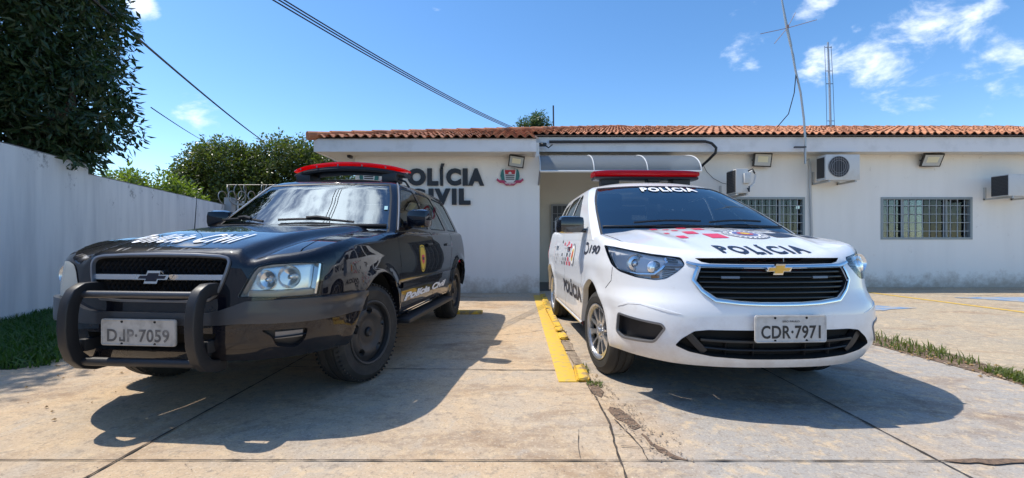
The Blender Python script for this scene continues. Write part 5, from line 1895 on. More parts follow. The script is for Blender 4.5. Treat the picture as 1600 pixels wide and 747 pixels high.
cp.build('coping', mat('mouldy wall top', (.30, .30, .31), .9, var=(6, (.10, .10, .10), .45, .65)), e, smooth=False)

M['fence'] = mat('pale grey fence paint', (.55, .56, .56), .5)
M['razor'] = mat('galvanised razor wire', (.30, .29, .27), .45, metal=.7)
fe = empty('metal_fence', (-6.4, 14, 0), 0, 'pale metal bar fence topped with razor wire coils behind the black SUV', 'fence')
mb = MB()
x0, x1 = -8.95 + 6.4, -3.2 + 6.4
mb.box((x0 + .1, 0, 1.16), (.22, .22, 2.36)); mb.build('post', mat('grey fence post', (.42, .44, .46), .7), fe)
for k in range(34):
    x = x0 + .34 + k * .165
    if x < x1: MB().tube([(x, 0, 0), (x, 0, 2.24)], .028, 6).build('bar', M['fence'], fe)
for z in (.2, 2.14): MB().box(((x0 + x1) / 2 + .1, .03, z), (x1 - x0 - .2, .03, .06)).build('rail', M['fence'], fe)
for z in (2.74,): MB().tube([(x0, 0, z), (x1, 0, z)], .010, 5).build('strand', M['razor'], fe)
pts = []
for k in range(620):
    a = k / 620 * 2 * math.pi * 17
    pts.append((x0 - .1 + (x1 - x0) * k / 620 + .12 * math.sin(a * .37), .22 * math.cos(a), 2.50 + .24 * math.sin(a)))
MB().tube(pts, .011, 5).build('razor_coil', M['razor'], fe)
pts = []
for k in range(200):
    a = k / 200 * 2 * math.pi * 5
    pts.append((x0 - .2 + 1.5 * k / 200, .30 * math.cos(a), 2.32 + .22 * math.sin(a)))
MB().tube(pts, .014, 5).build('razor_coil', M['razor'], fe)

# ------------------------------------------------------------------ the police station
M['facade'] = wall_grime('white facade paint', (.86, .835, .79), (.70, .675, .63), .32, (1.6, 3.4), .28, .45)
M['facade_beige'] = mat('canopy-shaded porch paint', (.58, .53, .44), .8, var=(1.0, (.52, .47, .39), .45, .72))  # beige set darker than the facade: canopy shade is in this colour
M['fascia'] = mat('white fascia paint', (.76, .76, .77), .7, var=(2.5, (.58, .58, .58), .5, .8))
st = empty('police_station', (0, 10, 0), 0, 'low white police station with a clay tile roof and dark sign lettering', 'building')
OY = -10.0


def sbox(mb, x0, x1, y0, y1, z0, z1):
    return mb.box(((x0 + x1) / 2, (y0 + y1) / 2 + OY, (z0 + z1) / 2), (x1 - x0, y1 - y0, z1 - z0))


WINS = [(4.36, 6.39, 1.05, 1.99), (8.08, 10.11, 1.05, 1.99)]
mb = MB()
sbox(mb, -3.17, .44, 8.90, 9.05, -.05, 2.72)          # wing front
sbox(mb, -3.17, -3.02, 9.05, 23, -.05, 2.72)        # wing left side
sbox(mb, .29, .44, 9.05, 11.0, -.05, 2.98)            # wing return
mb.build('wing_wall', M['facade'], st, smooth=False)
mb = MB()
sbox(mb, 3.42, 17, 10.10, 10.28, -.05, 1.05)
sbox(mb, 3.42, 17, 10.10, 10.28, 1.99, 2.98)
for a, b in [(3.42, 4.36), (6.39, 8.08), (10.11, 17)]: sbox(mb, a, b, 10.10, 10.28, 1.05, 1.99)
sbox(mb, 16.8, 17, 10.28, 23, -.05, 2.98)
sbox(mb, -3.0, 16.8, 22.8, 23, -.05, 2.6)
mb.build('front_wall', M['facade'], st, smooth=False)
mb = MB()
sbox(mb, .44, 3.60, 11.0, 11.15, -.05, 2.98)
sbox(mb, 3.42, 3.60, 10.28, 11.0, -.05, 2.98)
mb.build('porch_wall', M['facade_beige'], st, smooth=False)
mb = MB(); sbox(mb, .445, 3.415, 9.3, 10.99, -.04, .02); mb.build('porch_floor', mat('shade-dark porch floor', (.06, .065, .075), .5), st, smooth=False)  # floor slab painted dark, standing for the shade inside the porch
mb = MB(); sbox(mb, -3.73, .35, 8.33, 8.37, 2.66, 2.90); sbox(mb, -3.73, -3.69, 8.37, 23.2, 2.66, 2.90); mb.build('fascia', M['fascia'], st, smooth=False)
mb = MB()
mb.add([(x, y + OY, z) for x in (.31, .352) for y, z in [(8.375, 2.66), (9.65, 2.66), (9.65, 3.20), (8.375, 2.87)]], [(0, 1, 2, 3), (7, 6, 5, 4), (0, 4, 5, 1), (1, 5, 6, 2), (2, 6, 7, 3), (3, 7, 4, 0)])
sbox(mb, .36, 17.3, 9.65, 9.69, 2.916, 3.225); mb.build('fascia', M['fascia'], st, smooth=False)
mb = MB(); sbox(mb, .37, 17.3, 9.695, 9.715, 3.19, 3.285); sbox(mb, -3.68, .30, 8.375, 8.395, 2.88, 2.93); sbox(mb, 17.25, 17.29, 9.72, 22.9, 2.9, 3.3); mb.build('eave_board', mat('dark eave timber', (.07, .05, .04), .9), st, smooth=False)
M['soffit'] = mat('bounce-tinted soffit paint', (.70, .68, .63), .8)  # warm tint stands for light bounced up from the ground
mb = MB(); sbox(mb, -3.69, .31, 8.37, 22.8, 2.675, 2.70); mb.build('soffit', M['soffit'], st, smooth=False)
mb = MB(); sbox(mb, .36, 17.3, 9.69, 22.8, 2.935, 2.96); mb.build('soffit', M['soffit'], st, smooth=False)

# clay tile roof
def tile_mat():
    m = bpy.data.materials.new('weathered clay tile'); m.use_nodes = True
    nt = m.node_tree; bs = nt.nodes['Principled BSDF']; bs.inputs['Roughness'].default_value = .85
    N, L = nt.nodes.new, nt.links.new
    tc = N('ShaderNodeTexCoord')
    mp = N('ShaderNodeMapping'); mp.inputs['Scale'].default_value = (1 / .166, 1 / .36, 0)
    L(tc.outputs['Object'], mp.inputs[0])
    fl = N('ShaderNodeVectorMath'); fl.operation = 'FLOOR'; L(mp.outputs[0], fl.inputs[0])
    wn = N('ShaderNodeTexWhiteNoise'); wn.noise_dimensions = '3D'; L(fl.outputs[0], wn.inputs['Vector'])
    cr = N('ShaderNodeValToRGB')
    cr.color_ramp.elements[0].color = (.30, .11, .05, 1); cr.color_ramp.elements[1].color = (.62, .29, .15, 1)
    el = cr.color_ramp.elements.new(.5); el.color = (.50, .20, .095, 1)
    L(wn.outputs['Value'], cr.inputs[0])
    n = N('ShaderNodeTexNoise'); n.inputs['Scale'].default_value = 3.0; n.inputs['Detail'].default_value = 8; n.inputs['Roughness'].default_value = .7
    L(tc.outputs['Object'], n.inputs['Vector'])
    mr = N('ShaderNodeMapRange'); mr.inputs['From Min'].default_value = .52; mr.inputs['From Max'].default_value = .72; mr.inputs['To Max'].default_value = .75
    L(n.outputs['Fac'], mr.inputs['Value'])
    mx = N('ShaderNodeMix'); mx.data_type = 'RGBA'; L(mr.outputs[0], mx.inputs['Factor']); L(cr.outputs[0], mx.inputs['A']); mx.inputs['B'].default_value = (.10, .075, .06, 1)
    L(mx.outputs['Result'], bs.inputs['Base Color'])
    return m


M['tile'] = tile_mat()
PITCH, EAVE_Z, EAVE_Y, RIDGE_Y = .27, 2.892, 8.26, 15.8


def roof_z(y): return EAVE_Z + PITCH * (y - EAVE_Y)


mb = MB()
PX = .166
row = .38
y = EAVE_Y
ri = 0
while y < RIDGE_Y:
    y2 = min(y + row + .05, RIDGE_Y)
    xs = -3.80 + max(0, (y - EAVE_Y))
    xe = .42 if y < 9.52 else 17.4
    k0, k1 = int(math.ceil(xs / PX)), int(math.floor(xe / PX))
    for k in range(k0, k1):
        prof = []
        jy, jz, jx = rng.normal(0, .012), rng.normal(0, .004), rng.normal(0, .004)
        for j in range(9):
            t = j / 8
            prof.append((k * PX + t * PX * 1.04 + jx, .044 * math.sin(math.pi * min(1, t * 1.55)) - (.014 * math.sin(math.pi * max(0, (t - .645) / .355))) + jz))
        n = len(prof)
        a0 = [(x, y + jy + OY, roof_z(y) + h + .034) for x, h in prof]
        a1 = [(x, y2 + OY, roof_z(y2) + h * .92 + .002) for x, h in prof]
        lo = [(x, y + jy + OY, roof_z(y) + h + .034 - .016) for x, h in prof]
        vs = a0 + a1 + lo
        fs = [(i, i + 1, n + i + 1, n + i) for i in range(n - 1)] + [(2 * n + i, 2 * n + i + 1, i + 1, i) for i in range(n - 1)]
        mb.add(vs, fs)
    y += row; ri += 1
mb.build('roof', M['tile'], st, angle=50)
# under-roof boarding closes the roof volume, hip caps and ridge caps
bd = MB()
zz = lambda y: roof_z(y) - .012
HX = -3.80 + RIDGE_Y - EAVE_Y
bd.add([(-3.74, EAVE_Y + .04 + OY, zz(EAVE_Y + .04)), (.40, EAVE_Y + .04 + OY, zz(EAVE_Y + .04)), (.40, 9.58 + OY, zz(9.58)), (17.4, 9.58 + OY, zz(9.58)), (17.4, RIDGE_Y + OY, zz(RIDGE_Y)), (HX, RIDGE_Y + OY, zz(RIDGE_Y))], [(0, 1, 2, 5), (2, 3, 4, 5)])
bd.add([(-3.74, EAVE_Y + .04 + OY, zz(EAVE_Y)), (HX, RIDGE_Y + OY, zz(RIDGE_Y)), (-3.74, 23.3 + OY, EAVE_Z - .1)], [(0, 1, 2)])
bd.add([(HX, RIDGE_Y + OY, zz(RIDGE_Y)), (17.4, RIDGE_Y + OY, zz(RIDGE_Y)), (17.4, 23.3 + OY, EAVE_Z - .1), (-3.74, 23.3 + OY, EAVE_Z - .1)], [(0, 1, 2, 3)])
bd.build('roof_boarding', mat('old roof timber', (.10, .06, .04), .9), st, smooth=False)
hp = MB()
for k in range(25):
    t0, t1 = k * .30, k * .30 + .36
    q = lambda t: (-3.80 + t, EAVE_Y + t - .02 + OY, roof_z(EAVE_Y + t) + .035)
    a, b = q(t0), q(t1)
    hp.tube([a, b], [.085, .062], 10)
hp.build('hip_cap', M['tile'], st)
hp = MB()
for k in range(36):
    x = 3.7 + k * .38
    hp.tube([(x, RIDGE_Y + OY, roof_z(RIDGE_Y) + .01), (x + .42, RIDGE_Y + OY, roof_z(RIDGE_Y) + .0)], [.09, .07], 10)
hp.build('ridge_cap', M['tile'], st)

# windows with grilles
M['win_frame'] = mat('grey green window frame', (.26, .30, .31), .5)
M['grille_bar'] = mat('pale grille bars', (.40, .44, .46), .5, var=(12, (.25, .22, .20), .58, .7))
M['pane'] = glass('window pane', (.8, .85, .88), .75, ior=1.5)
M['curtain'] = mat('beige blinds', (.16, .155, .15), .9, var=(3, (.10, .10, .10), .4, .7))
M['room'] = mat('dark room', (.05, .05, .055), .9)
for wi, (xa, xb, za, zb_) in enumerate(WINS):
    fr = MB()
    for (p, q, r_, s_) in [(xa, xb, za, za + .05), (xa, xb, zb_ - .05, zb_), (xa, xa + .05, za + .05, zb_ - .05), (xb - .05, xb, za + .05, zb_ - .05)]:
        sbox(fr, p, q, 10.085, 10.17, r_, s_)
    for t in (.26, .74): sbox(fr, xa + (xb - xa) * t - .022, xa + (xb - xa) * t + .022, 10.14, 10.18, za + .05, zb_ - .05)
    w = fr.build('window', M['win_frame'], st, smooth=False)
    g = MB(); sbox(g, xa + .05, xb - .05, 10.19, 10.194, za + .05, zb_ - .05); g.build('pane', M['pane'], w, smooth=False)
    g = MB()
    nc = 13
    for k in range(1, nc): x = xa + (xb - xa) * k / nc; sbox(g, x - .006, x + .006, 10.105, 10.121, za + .05, zb_ - .05)
    for k in range(1, 5): z = za + (zb_ - za) * k / 5; sbox(g, xa + .05, xb - .05, 10.101, 10.117, z - .006, z + .006)
    g.build('grille', M['grille_bar'], w, smooth=False)
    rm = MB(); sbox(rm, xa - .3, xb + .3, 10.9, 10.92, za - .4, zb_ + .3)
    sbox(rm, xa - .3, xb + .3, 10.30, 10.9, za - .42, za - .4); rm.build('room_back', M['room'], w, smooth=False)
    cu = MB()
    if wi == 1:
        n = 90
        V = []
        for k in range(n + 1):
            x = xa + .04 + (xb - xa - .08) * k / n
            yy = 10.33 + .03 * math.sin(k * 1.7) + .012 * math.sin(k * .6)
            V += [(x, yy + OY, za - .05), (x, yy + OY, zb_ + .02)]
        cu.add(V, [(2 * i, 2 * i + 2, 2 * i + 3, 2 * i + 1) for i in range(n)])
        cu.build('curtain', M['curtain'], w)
# porch door
dr = MB(); sbox(dr, .86, 1.86, 10.96, 10.995, .02, 1.86); dr = dr.build('door', mat('dark door panel', (.035, .035, .04), .5), st, smooth=False)
g = MB()
sbox(g, .82, .86, 10.93, 10.99, .02, 1.90); sbox(g, 1.86, 1.90, 10.93, 10.99, .02, 1.90); sbox(g, .86, 1.86, 10.93, 10.99, 1.86, 1.90)
for k in range(1, 9): sbox(g, .86 + k * .111 - .006, .86 + k * .111 + .006, 10.94, 10.955, .02, 1.86)
for k in range(1, 10): sbox(g, .86, 1.86, 10.935, 10.95, k * .186 - .006, k * .186 + .006)
g.build('door_grille', mat('grey door grille', (.22, .22, .22), .5), dr, smooth=False)

# ------------------------------------------------------------------ sign letters on the wing wall
M['letter'] = mat('black sign letters', (.012, .014, .02), .45)
sg = empty('wall_lettering', (0, 8.9, 0), 0, 'raised black wall letters reading POLÍCIA CIVIL', 'sign')


def letter(ch, px0, px1, py0, py1):
    V, Fc, w = text_mesh(ch, .062)
    Y = 8.86
    a, b = at(px0, py1, Y), at(px1, py0, Y)
    ymax = .729 / .729
    lo, hi = V[:, 0].min(), V[:, 0].max()
    ylo = V[:, 1].min() if ch != 'Í' else V[:, 1].min()
    yhi = V[:, 1].max() if ch != 'Í' else ylo + (1.0 + .07)
    X = a.x + (V[:, 0] - lo) / (hi - lo) * (b.x - a.x)
    Z = a.z + (V[:, 1] - ylo) / (yhi - ylo) * (b.z - a.z)
    bm = bmesh.new()
    vs = [bm.verts.new((x, 0, z)) for x, z in zip(X, Z)]
    for f in Fc:
        try: bm.faces.new([vs[i] for i in f])
        except ValueError: pass
    bmesh.ops.remove_doubles(bm, verts=bm.verts, dist=1e-4)
    r = bmesh.ops.extrude_face_region(bm, geom=bm.faces[:])
    bmesh.ops.translate(bm, vec=(0, -.045, 0), verts=[v for v in r['geom'] if isinstance(v, bmesh.types.BMVert)])
    bmesh.ops.recalc_face_normals(bm, faces=bm.faces)
    me = bpy.data.meshes.new('letter'); bm.to_mesh(me); bm.free()
    me.materials.append(M['letter'])
    o = bpy.data.objects.new('letter', me); col.objects.link(o); o.parent = sg
    o.location = (0, .0, 0)


for ch, a, b in [('P', 607, 634), ('O', 636.5, 665), ('L', 667.5, 684.5), ('Í', 687, 694.5), ('C', 697, 720), ('I', 723, 730.5), ('A', 731.5, 756.5)]: letter(ch, a, b, 263, 290)
for ch, a, b in [('C', 638, 664), ('I', 669.5, 677), ('V', 679, 703.5), ('I', 706, 713), ('L', 717, 735)]: letter(ch, a, b, 294.5, 320)


# ------------------------------------------------------------------ things fixed to the facade
def coat_of_arms(px, py, Y, label):
    c = at(px, py, Y)
    e = empty('coat_of_arms', c, 0, label, 'coat of arms', 'painted coats of arms on the wall')
    k = Y / FPX
    def flat(name, poly, d, m, parent=e):
        return MB().prism([(x * k, -y_ * k) for x, y_ in poly], 0, -d, lambda x, z, h: (x, h, z)).build(name, m, parent, smooth=False)
    cm = lambda n, c_: mat(n, c_, .5)
    flat('branch', [(-12, -12), (-6, -13), (-4, 6), (-8, 10), (-13, 6), (-15, -2), (-14, -8)], .02, cm('teal paint', (.03, .17, .16)))
    flat('branch', [(6, -13), (12, -12), (14, -8), (15, -2), (13, 6), (8, 10), (4, 6)], .02, cm('teal paint', (.03, .17, .16)))
    sh = flat('shield', [(-10, -12), (10, -12), (8, 5), (4, 9), (-4, 9), (-8, 5)], .028, cm('white enamel', (.7, .7, .7)))
    flat('shield_top', [(-8.5, -11), (8.5, -11), (7.4, -4.5), (-7.4, -4.5)], .032, cm('crest red', (.45, .02, .03)), sh)
    flat('shield_star', [(-3, -6), (0, -8.5), (3, -6), (1.5, -5), (-1.5, -5)], .034, cm('white enamel', (.7, .7, .7)), sh)
    for y0 in (-3.6, -.6, 2.4): flat('stripe', [(-7.2 + y0 * .12 * .5, y0), (7.2 - y0 * .06, y0), (6.9, y0 + 1.7), (-6.9, y0 + 1.7)], .032, cm('crest black', (.015, .015, .02)), sh)
    rb = flat('ribbon', [(-20, 2), (-16, 5), (-10, 5), (-5, 9), (5, 9), (10, 5), (16, 5), (20, 2), (21, 5), (16, 9), (11, 9), (6, 13), (-6, 13), (-11, 9), (-16, 9), (-21, 5)], .036, cm('crest crimson', (.42, .03, .10)))
    for x in np.linspace(-7.5, 7.5, 8): flat('ribbon_mark', [(x - .5, 9.8 - abs(x) * .22), (x + .5, 9.8 - abs(x) * .22), (x + .5, 12 - abs(x) * .22), (x - .5, 12 - abs(x) * .22)], .039, cm('white enamel', (.7, .7, .7)), rb)
    return e


coat_of_arms(797, 277, 8.89, 'painted coat of arms on the wall below the tilted floodlight')
coat_of_arms(577, 279, 8.89, 'painted coat of arms half hidden behind the SUV red light bar')


def floodlight(px, py, Y, w, h, pitch, roll, yaw, label):
    c = at(px, py, Y)
    e = empty('floodlight', c, yaw, label, 'floodlight', 'floodlights on the facade')
    R = Matrix.Rotation(math.radians(roll), 3, 'Y') @ Matrix.Rotation(math.radians(pitch), 3, 'X')
    b = MB().box((0, 0, 0), (w, .05, h), bev=.008, rot=R)
    for k in range(7): b.box(R @ Vector((-w * .38 + w * .76 * k / 6, .045, 0)), (.012, .05, h * .8), rot=R)
    b = b.build('housing', M['black_plastic'], e)
    MB().box(R @ Vector((0, -.027, 0)), (w * .86, .006, h * .82), rot=R).build('glass', mat('floodlight glass', (.45, .47, .46), .12, coat=1), b)
    MB().box(R @ Vector((0, -.0305, h * .05)), (w * .55, .003, h * .42), rot=R).build('emitter', mat('pale emitter panel', (.72, .68, .50), .4), b)
    MB().tube([(-w * .40, .03, .0), (-w * .40, .13, .02), (w * .40, .13, .02), (w * .40, .03, 0)], .012, 6).build('bracket', M['black_plastic'], e)
    return e


floodlight(807, 252, 8.72, .30, .23, 24, 9, 0, 'tilted floodlight above the coat of arms on the wing wall')
floodlight(1191, 250, 9.95, .40, .30, 10, 2, 0, 'square floodlight above the partly hidden barred window')
floodlight(1456, 250, 9.93, .38, .30, 30, 2, -.22, 'floodlight angled downward above the fully visible barred window')


M['ac'] = mat('off-white sheet metal', (.62, .62, .60), .5, var=(4, (.52, .50, .46), .5, .8))
M['coil'] = mat('dark condenser fins', (.035, .037, .042), .6)
M['white_pvc'] = mat('white pvc', (.7, .7, .69), .5)


def ac_unit(x0, x1, y0, y1, z0, z1, label, fan, coil_left, pipe):
    e = empty('air_conditioner', ((x0 + x1) / 2, (y0 + y1) / 2, z0), 0, label, 'air conditioner', 'outdoor air conditioner units on the facade')
    w, d, h = x1 - x0, y1 - y0, z1 - z0
    b = MB().box((0, 0, h / 2), (w, d, h), bev=.018).build('casing', M['ac'], e)
    if fan:
        cx = -w * .12
        MB().lathe([(0, .004), (h * .40, .004), (h * .40, -.002), (0, -.002)], 'Y', 40, (cx, -d / 2 - .003, h * .52)).build('fan_well', M['coil'], b)
        g = MB()
        for k in range(9):
            x = -h * .36 + h * .72 * k / 8
            hh = math.sqrt(max(.001, (h * .39) ** 2 - x * x))
            g.tube([(cx + x, -d / 2 - .012, h * .52 - hh), (cx + x, -d / 2 - .012, h * .52 + hh)], .005, 5)
        for q in (.25, .33, .40): g.tube([(cx + h * q * math.cos(t), -d / 2 - .012, h * .52 + h * q * math.sin(t)) for t in np.linspace(0, 6.283, 32, endpoint=False)], .006, 5, closed=True)
        g.build('fan_grille', mat('grey fan grille', (.22, .22, .23), .5), b)
    if coil_left:
        m2 = MB().box((-w / 2 - .004, 0, h / 2), (.01, d * .92, h * .9)).build('condenser_coil', M['coil'], b)
        fn = MB()
        for k in range(14): fn.box((-w / 2 - .012, 0, h * .08 + h * .84 * k / 13), (.006, d * .9, .006))
        fn.build('fins', mat('fin edges', (.08, .08, .085), .5), m2)
    else:
        MB().box((-w / 2 - .003, 0, h / 2), (.006, d * .8, h * .8)).build('side_vent', M['coil'], b)
    back = 10.10 - (y0 + y1) / 2
    for sx in (-.38, .38):
        br = MB(); br.box((w * sx, back / 2 - d * .2, -.022), (.035, back + d * .6, .035)); br.box((w * sx, back - .02, .10), (.035, .035, .28)); br.build('bracket', mat('pale bracket steel', (.5, .5, .48), .5), e)
    if pipe:
        MB().box((w * .30, -d / 2 - .035, h * .60), (w * .5, .06, h * .42), bev=.012).build('valve_cover', M['ac'], b)
        MB().tube([(w * .5, -d * .4, h * .80), (w * .5 + .12, -d * .3, h * .95), (w * .5 + .26, 0, h * .82), (w * .5 + .22, .0, h * .45), (w * .5 + .02, -d * .2, h * .15)], .022, 8).build('hose', M['white_pvc'], e)
        MB().tube([(w * .45, -d * .5, h * .9), (w * .5 + .1, -d * .4, h * 1.0), (w * .5 + .18, -.1, h * .85)], .014, 6).build('cable', M['black_plastic'], e)
        MB().tube([(w * .30, -d * .5 - .05, h * .2), (w * .42, -d * .5 - .06, h * .05), (w * .62, -d * .4, h * .08), (w * .7, -d * .3, h * .3)], .013, 6).build('cable', M['black_plastic'], e)
    else:
        MB().tube([(w * .5, 0, h * .6), (w * .5 + .08, .05, h * .5), (w * .5 + .1, .15, h * .3), (w * .5 + .02, .25, h * .2)], .016, 6).build('hose', M['black_plastic'], e)
        MB().tube([(w * .5, 0, h * .75), (w * .5 + .12, .05, h * .55), (w * .5 + .12, .2, h * .35)], .012, 6).build('cable', M['black_plastic'], e)
    return e


ac_unit(6.48, 7.21, 9.55, 9.85, 2.30, 2.84, 'white air conditioner unit with a round fan, high beside the thin pipe', True, False, False)
ac_unit(4.48, 4.74, 9.30, 9.72, 2.00, 2.50, 'air conditioner unit mounted edge-on just above the partly hidden window', False, True, True)
ac_unit(10.28, 11.08, 9.50, 9.86, 1.96, 2.42, 'air conditioner unit with a dark coil side at the right edge', False, True, True)

# polycarbonate awning over the porch
aw = empty('door_awning', (1.93, 9.6, 2.32), 0, 'curved translucent awning with white ribs above the porch doorway', 'awning')
m = bpy.data.materials.new('frosted polycarbonate'); m.use_nodes = True
nt = m.node_tree; nt.nodes.clear()
out = nt.nodes.new('ShaderNodeOutputMaterial'); t1 = nt.nodes.new('ShaderNodeBsdfTransparent'); t2 = nt.nodes.new('ShaderNodeBsdfTranslucent'); gl = nt.nodes.new('ShaderNodeBsdfPrincipled')
t1.inputs[0].default_value = (.52, .57, .62, 1); t2.inputs[0].default_value = (.34, .39, .43, 1); gl.inputs['Base Color'].default_value = (.36, .40, .43, 1); gl.inputs['Roughness'].default_value = .18
m1 = nt.nodes.new('ShaderNodeMixShader'); m1.inputs[0].default_value = .45
m2 = nt.nodes.new('ShaderNodeMixShader'); m2.inputs[0].default_value = .4
nt.links.new(t1.outputs[0], m1.inputs[1]); nt.links.new(t2.outputs[0], m1.inputs[2]); nt.links.new(m1.outputs[0], m2.inputs[1]); nt.links.new(gl.outputs[0], m2.inputs[2]); nt.links.new(m2.outputs[0], out.inputs[0])
M['poly'] = m
awp = [(-1.13 * math.sin(a), .46 * math.cos(a)) for a in np.linspace(0, math.pi / 2, 16)]
ax0, ax1 = .43 - 1.93, 3.44 - 1.93
V = []
for x in (ax0, ax1):
    V += [(x, y_, z) for y_, z in awp]
n = len(awp)
MB().add(V, [(i, i + 1, n + i + 1, n + i) for i in range(n - 1)]).build('sheet', M['poly'], aw)
M['alu'] = mat('white aluminium', (.72, .72, .70), .4, metal=.2)
for t in (0, .335, .667, 1):
    x = ax0 + (ax1 - ax0) * t
    MB().tube([(x, y_, z) for y_, z in awp], .011, 6).build('rib', M['alu'], aw)
MB().tube([(ax0, -1.13, 0), (ax1, -1.13, 0)], .022, 6).build('front_rail', M['alu'], aw)
MB().tube([(ax0, 0, .46), (ax1, 0, .46)], .03, 6).build('wall_rail', mat('grey wall rail', (.18, .19, .19), .5), aw)
MB().tube([(ax0, -1.1, .02), (ax0 - .01, -.6, -.25), (ax0 - .01, -.58, -.50)], .018, 6).build('stay', mat('grey stay', (.25, .25, .26), .5), aw)
MB().box(((ax0 + ax1) / 2, .2, .46), (ax1 - ax0, .3, .05)).build('header_shade', mat('dark gutter metal', (.12, .12, .12), .6), aw)

# drain pipe with a black hose end
c = at(860, 222, 9.56)
pts = [at(858, 221.5, 9.58), at(900, 221.5, 9.58), at(1000, 221, 9.58), at(1102, 221, 9.58), at(1112, 224, 9.56), at(1119, 231, 9.55), at(1118, 239, 9.56), at(1108, 249, 9.70), at(1097, 259, 9.9), at(1092, 263, 10.04)]
tag(MB().tube(pts, .030, 8).build('drain_pipe', M['black_plastic']), 'black drain pipe along the fascia bending down past the awning', 'pipe')
e = empty('junction_cluster', at(848, 226, 9.5), 0, 'dark cable fixing on the fascia where the overhead wires arrive', 'bracket')
MB().box((0, 0, 0), (.16, .10, .07), bev=.02).build('clamp', M['black_plastic'], e)
MB().tube([(-.1, 0, .03), (0, -.06, .0), (.12, -.03, -.07), (.2, 0, .0)], .014, 6).build('loop', M['black_plastic'], e)
wp = [at(1098, 256, 10.03), at(1104, 268, 10.07), at(1115, 279, 10.07), at(1128, 286, 10.07), at(1142, 289, 10.0)]
tag(MB().tube(wp, .006, 5).build('hanging_wire', M['black_plastic']), 'thin wire sagging down the wall from the hose end to the air conditioner', 'cable')
cc = empty('cctv_camera', at(547, 246, 8.8), 0, 'small dark security camera under the eave corner', 'camera')
MB().box((0, 0, .02), (.07, .16, .07), bev=.02).build('body', M['black_plastic'], cc)
MB().tube([(0, .06, .04), (0, .08, .12), (0, .02, .17)], .016, 6).build('arm', M['black_plastic'], cc)
pv = [at(1259, 252, 10.03), at(1264, 248, 10.05), at(1265.5, 256, 10.05), at(1266, 300, 10.05), at(1268, 356, 10.05), at(1269, 432, 10.05)]
tag(MB().tube(pv, [.012, .014, .026, .028, .028, .028], 8).build('wall_conduit', mat('grey conduit', (.50, .50, .49), .5)), 'thin grey conduit running down the wall right of the partly hidden window', 'pipe')
cb = [at(1343, 262, 10.03), at(1345, 300, 10.07), at(1345, 449, 10.07)]

# ------------------------------------------------------------------ antennas
M['mast'] = mat('weathered aluminium mast', (.42, .42, .42), .4, metal=.7)
Ya = 9.55
an = empty('whip_antenna', at(1258, 250, Ya), 0, 'tall leaning whip antenna with four radial rods, fixed to the fascia', 'antenna')
O = an.location
rel = lambda px, py, Y=Ya: at(px, py, Y) - O
MB().tube([rel(1258, 256), rel(1258, 215), rel(1256, 185), rel(1251, 145), rel(1243, 110), rel(1236, 72)], [.022, .022, .022, .021, .020, .020], 8).build('mast', M['mast'], an)
MB().tube([rel(1236, 72), rel(1230, 46), rel(1222, 2), rel(1216, -32)], [.026, .028, .017, .014], 8).build('whip', M['mast'], an)
MB().lathe([(0, -.04), (.03, -.035), (.035, 0), (.03, .035), (0, .04)], 'Z', 12, rel(1230, 42)).build('hub', mat('reddish hub', (.30, .18, .15), .5), an)
for px, py, Y in [(1276, 31, Ya), (1188, 53, Ya), (1243, 20, Ya + .5), (1210, 68, Ya - .5)]:
    MB().tube([rel(1230, 44), rel(px, py, Y)], .007, 5).build('radial', mat('rusty rod', (.30, .22, .18), .6), an)
MB().tube([rel(1233, 60), rel(1240, 86), rel(1244, 112), rel(1241, 145), rel(1232, 178), rel(1214, 199, 9.9)], .010, 5).build('coax', M['black_plastic'], an)
MB().box(rel(1250, 230), (.24, .05, .03)).build('clamp', mat('dark clamp', (.05, .05, .06), .5), an)
Yb = 14.5
a2 = empty('lattice_antenna', at(1298, 203, Yb), 0, 'upright roof mast with thin parallel wires rising from the tile roof', 'antenna')
O2 = a2.location
r2 = lambda px, py: at(px, py, Yb) - O2
MB().tube([r2(1298, 207), r2(1296, 130), r2(1293.5, 66)], [.036, .032, .026], 8).build('mast', M['mast'], a2)
for s in (-1, 1):
    MB().tube([r2(1298 + s * 6, 200), r2(1296 + s * 5.5, 130), r2(1293.5 + s * 5, 72)], .007, 5).build('wire', M['black_plastic'], a2)
for py in (74, 111, 131, 189, 196): MB().tube([r2(1289.5 + (py - 74) * .03, py), r2(1299.5 + (py - 74) * .035, py)], .011, 5).build('spacer', M['black_plastic'], a2)
MB().tube([r2(1284, 201), r2(1290, 198), r2(1312, 203)], .05, 6).build('foot', M['tile'], a2)
tag(MB().tube([at(865, 205, 19), at(864.5, 165, 19)], .035, 6).build('roof_pole', mat('dark pole', (.05, .05, .055), .6)), 'slim dark pole behind the roof beside the pale tree top', 'pole')

# ------------------------------------------------------------------ overhead cables
def cable(p, q, sag, r, label):
    P = [p.lerp(q, t) - Vector((0, 0, sag * 4 * t * (1 - t))) for t in np.linspace(0, 1, 24)]
    return tag(MB().tube(P, r, 6).build('overhead_cable', M['black_plastic']), label, 'cable', 'overhead cables')


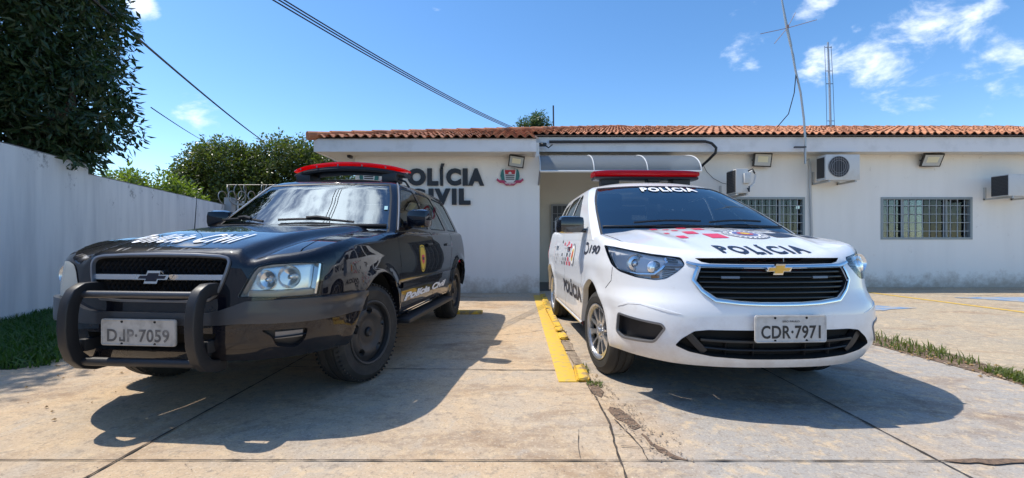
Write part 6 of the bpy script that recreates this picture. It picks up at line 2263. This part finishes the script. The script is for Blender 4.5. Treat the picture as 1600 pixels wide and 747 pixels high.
a, b = at(205, 46, 8.0), at(412, 221, 21)
cable(a + (a - b) * .2, b, .10, .022, 'thick dark cable slanting from the mango tree down to the green trees')
cable(at(236, 168, 9.5), at(318, 220, 22), .03, .012, 'thin cable from the mango tree edge to the trees')
for i, (dx, dy) in enumerate([(0, 0), (9, 0), (17, 2)]):
    a, b = at(437 + dx, 0, 5.2), at(803 + i * 2, 203 - i, 12.5)
    cable(a + (a - b) * .12, b, .12, .0085, ['leftmost cable of the three crossing the sky to the roof', 'middle cable of the three crossing the sky to the roof', 'rightmost cable of the three crossing the sky to the roof'][i])


# ------------------------------------------------------------------ split small repeats into single pieces
def split_loose(o):
    bm = bmesh.new(); bm.from_mesh(o.data)
    bm.verts.ensure_lookup_table()
    seen = set(); isl = []
    for v in bm.verts:
        if v.index in seen: continue
        st_, comp = [v], []
        seen.add(v.index)
        while st_:
            x = st_.pop(); comp.append(x.index)
            for e_ in x.link_edges:
                w = e_.other_vert(x)
                if w.index not in seen: seen.add(w.index); st_.append(w)
        isl.append(set(comp))
    bm.free()
    if len(isl) < 2: return
    me = o.data
    for k, s_ in enumerate(isl):
        mp = {}; vs = []
        fs, mi, sm = [], [], []
        for p in me.polygons:
            if p.vertices[0] in s_:
                f = []
                for i in p.vertices:
                    if i not in mp: mp[i] = len(vs); vs.append(tuple(me.vertices[i].co))
                    f.append(mp[i])
                fs.append(f); sm.append(p.use_smooth)
        nm = bpy.data.meshes.new(me.name); nm.from_pydata(vs, [], fs)
        for mm in me.materials: nm.materials.append(mm)
        nm.polygons.foreach_set('use_smooth', sm); nm.set_sharp_from_angle(angle=math.radians(35)); nm.update()
        if k == 0:
            o.data = nm
        else:
            c = bpy.data.objects.new(o.name.split('.')[0], nm); col.objects.link(c); c.parent = o.parent
            c.location = o.location; c.rotation_euler = o.rotation_euler


for o in list(bpy.data.objects):
    if o.type == 'MESH' and o.name.split('.')[0] in ('plate_bolt', 'light_bar_foot', 'lens_clip', 'wiper', 'strobe_lamp', 'bull_bar_upright', 'louvre', 'panel_gap', 'bumper_crease'):
        split_loose(o)
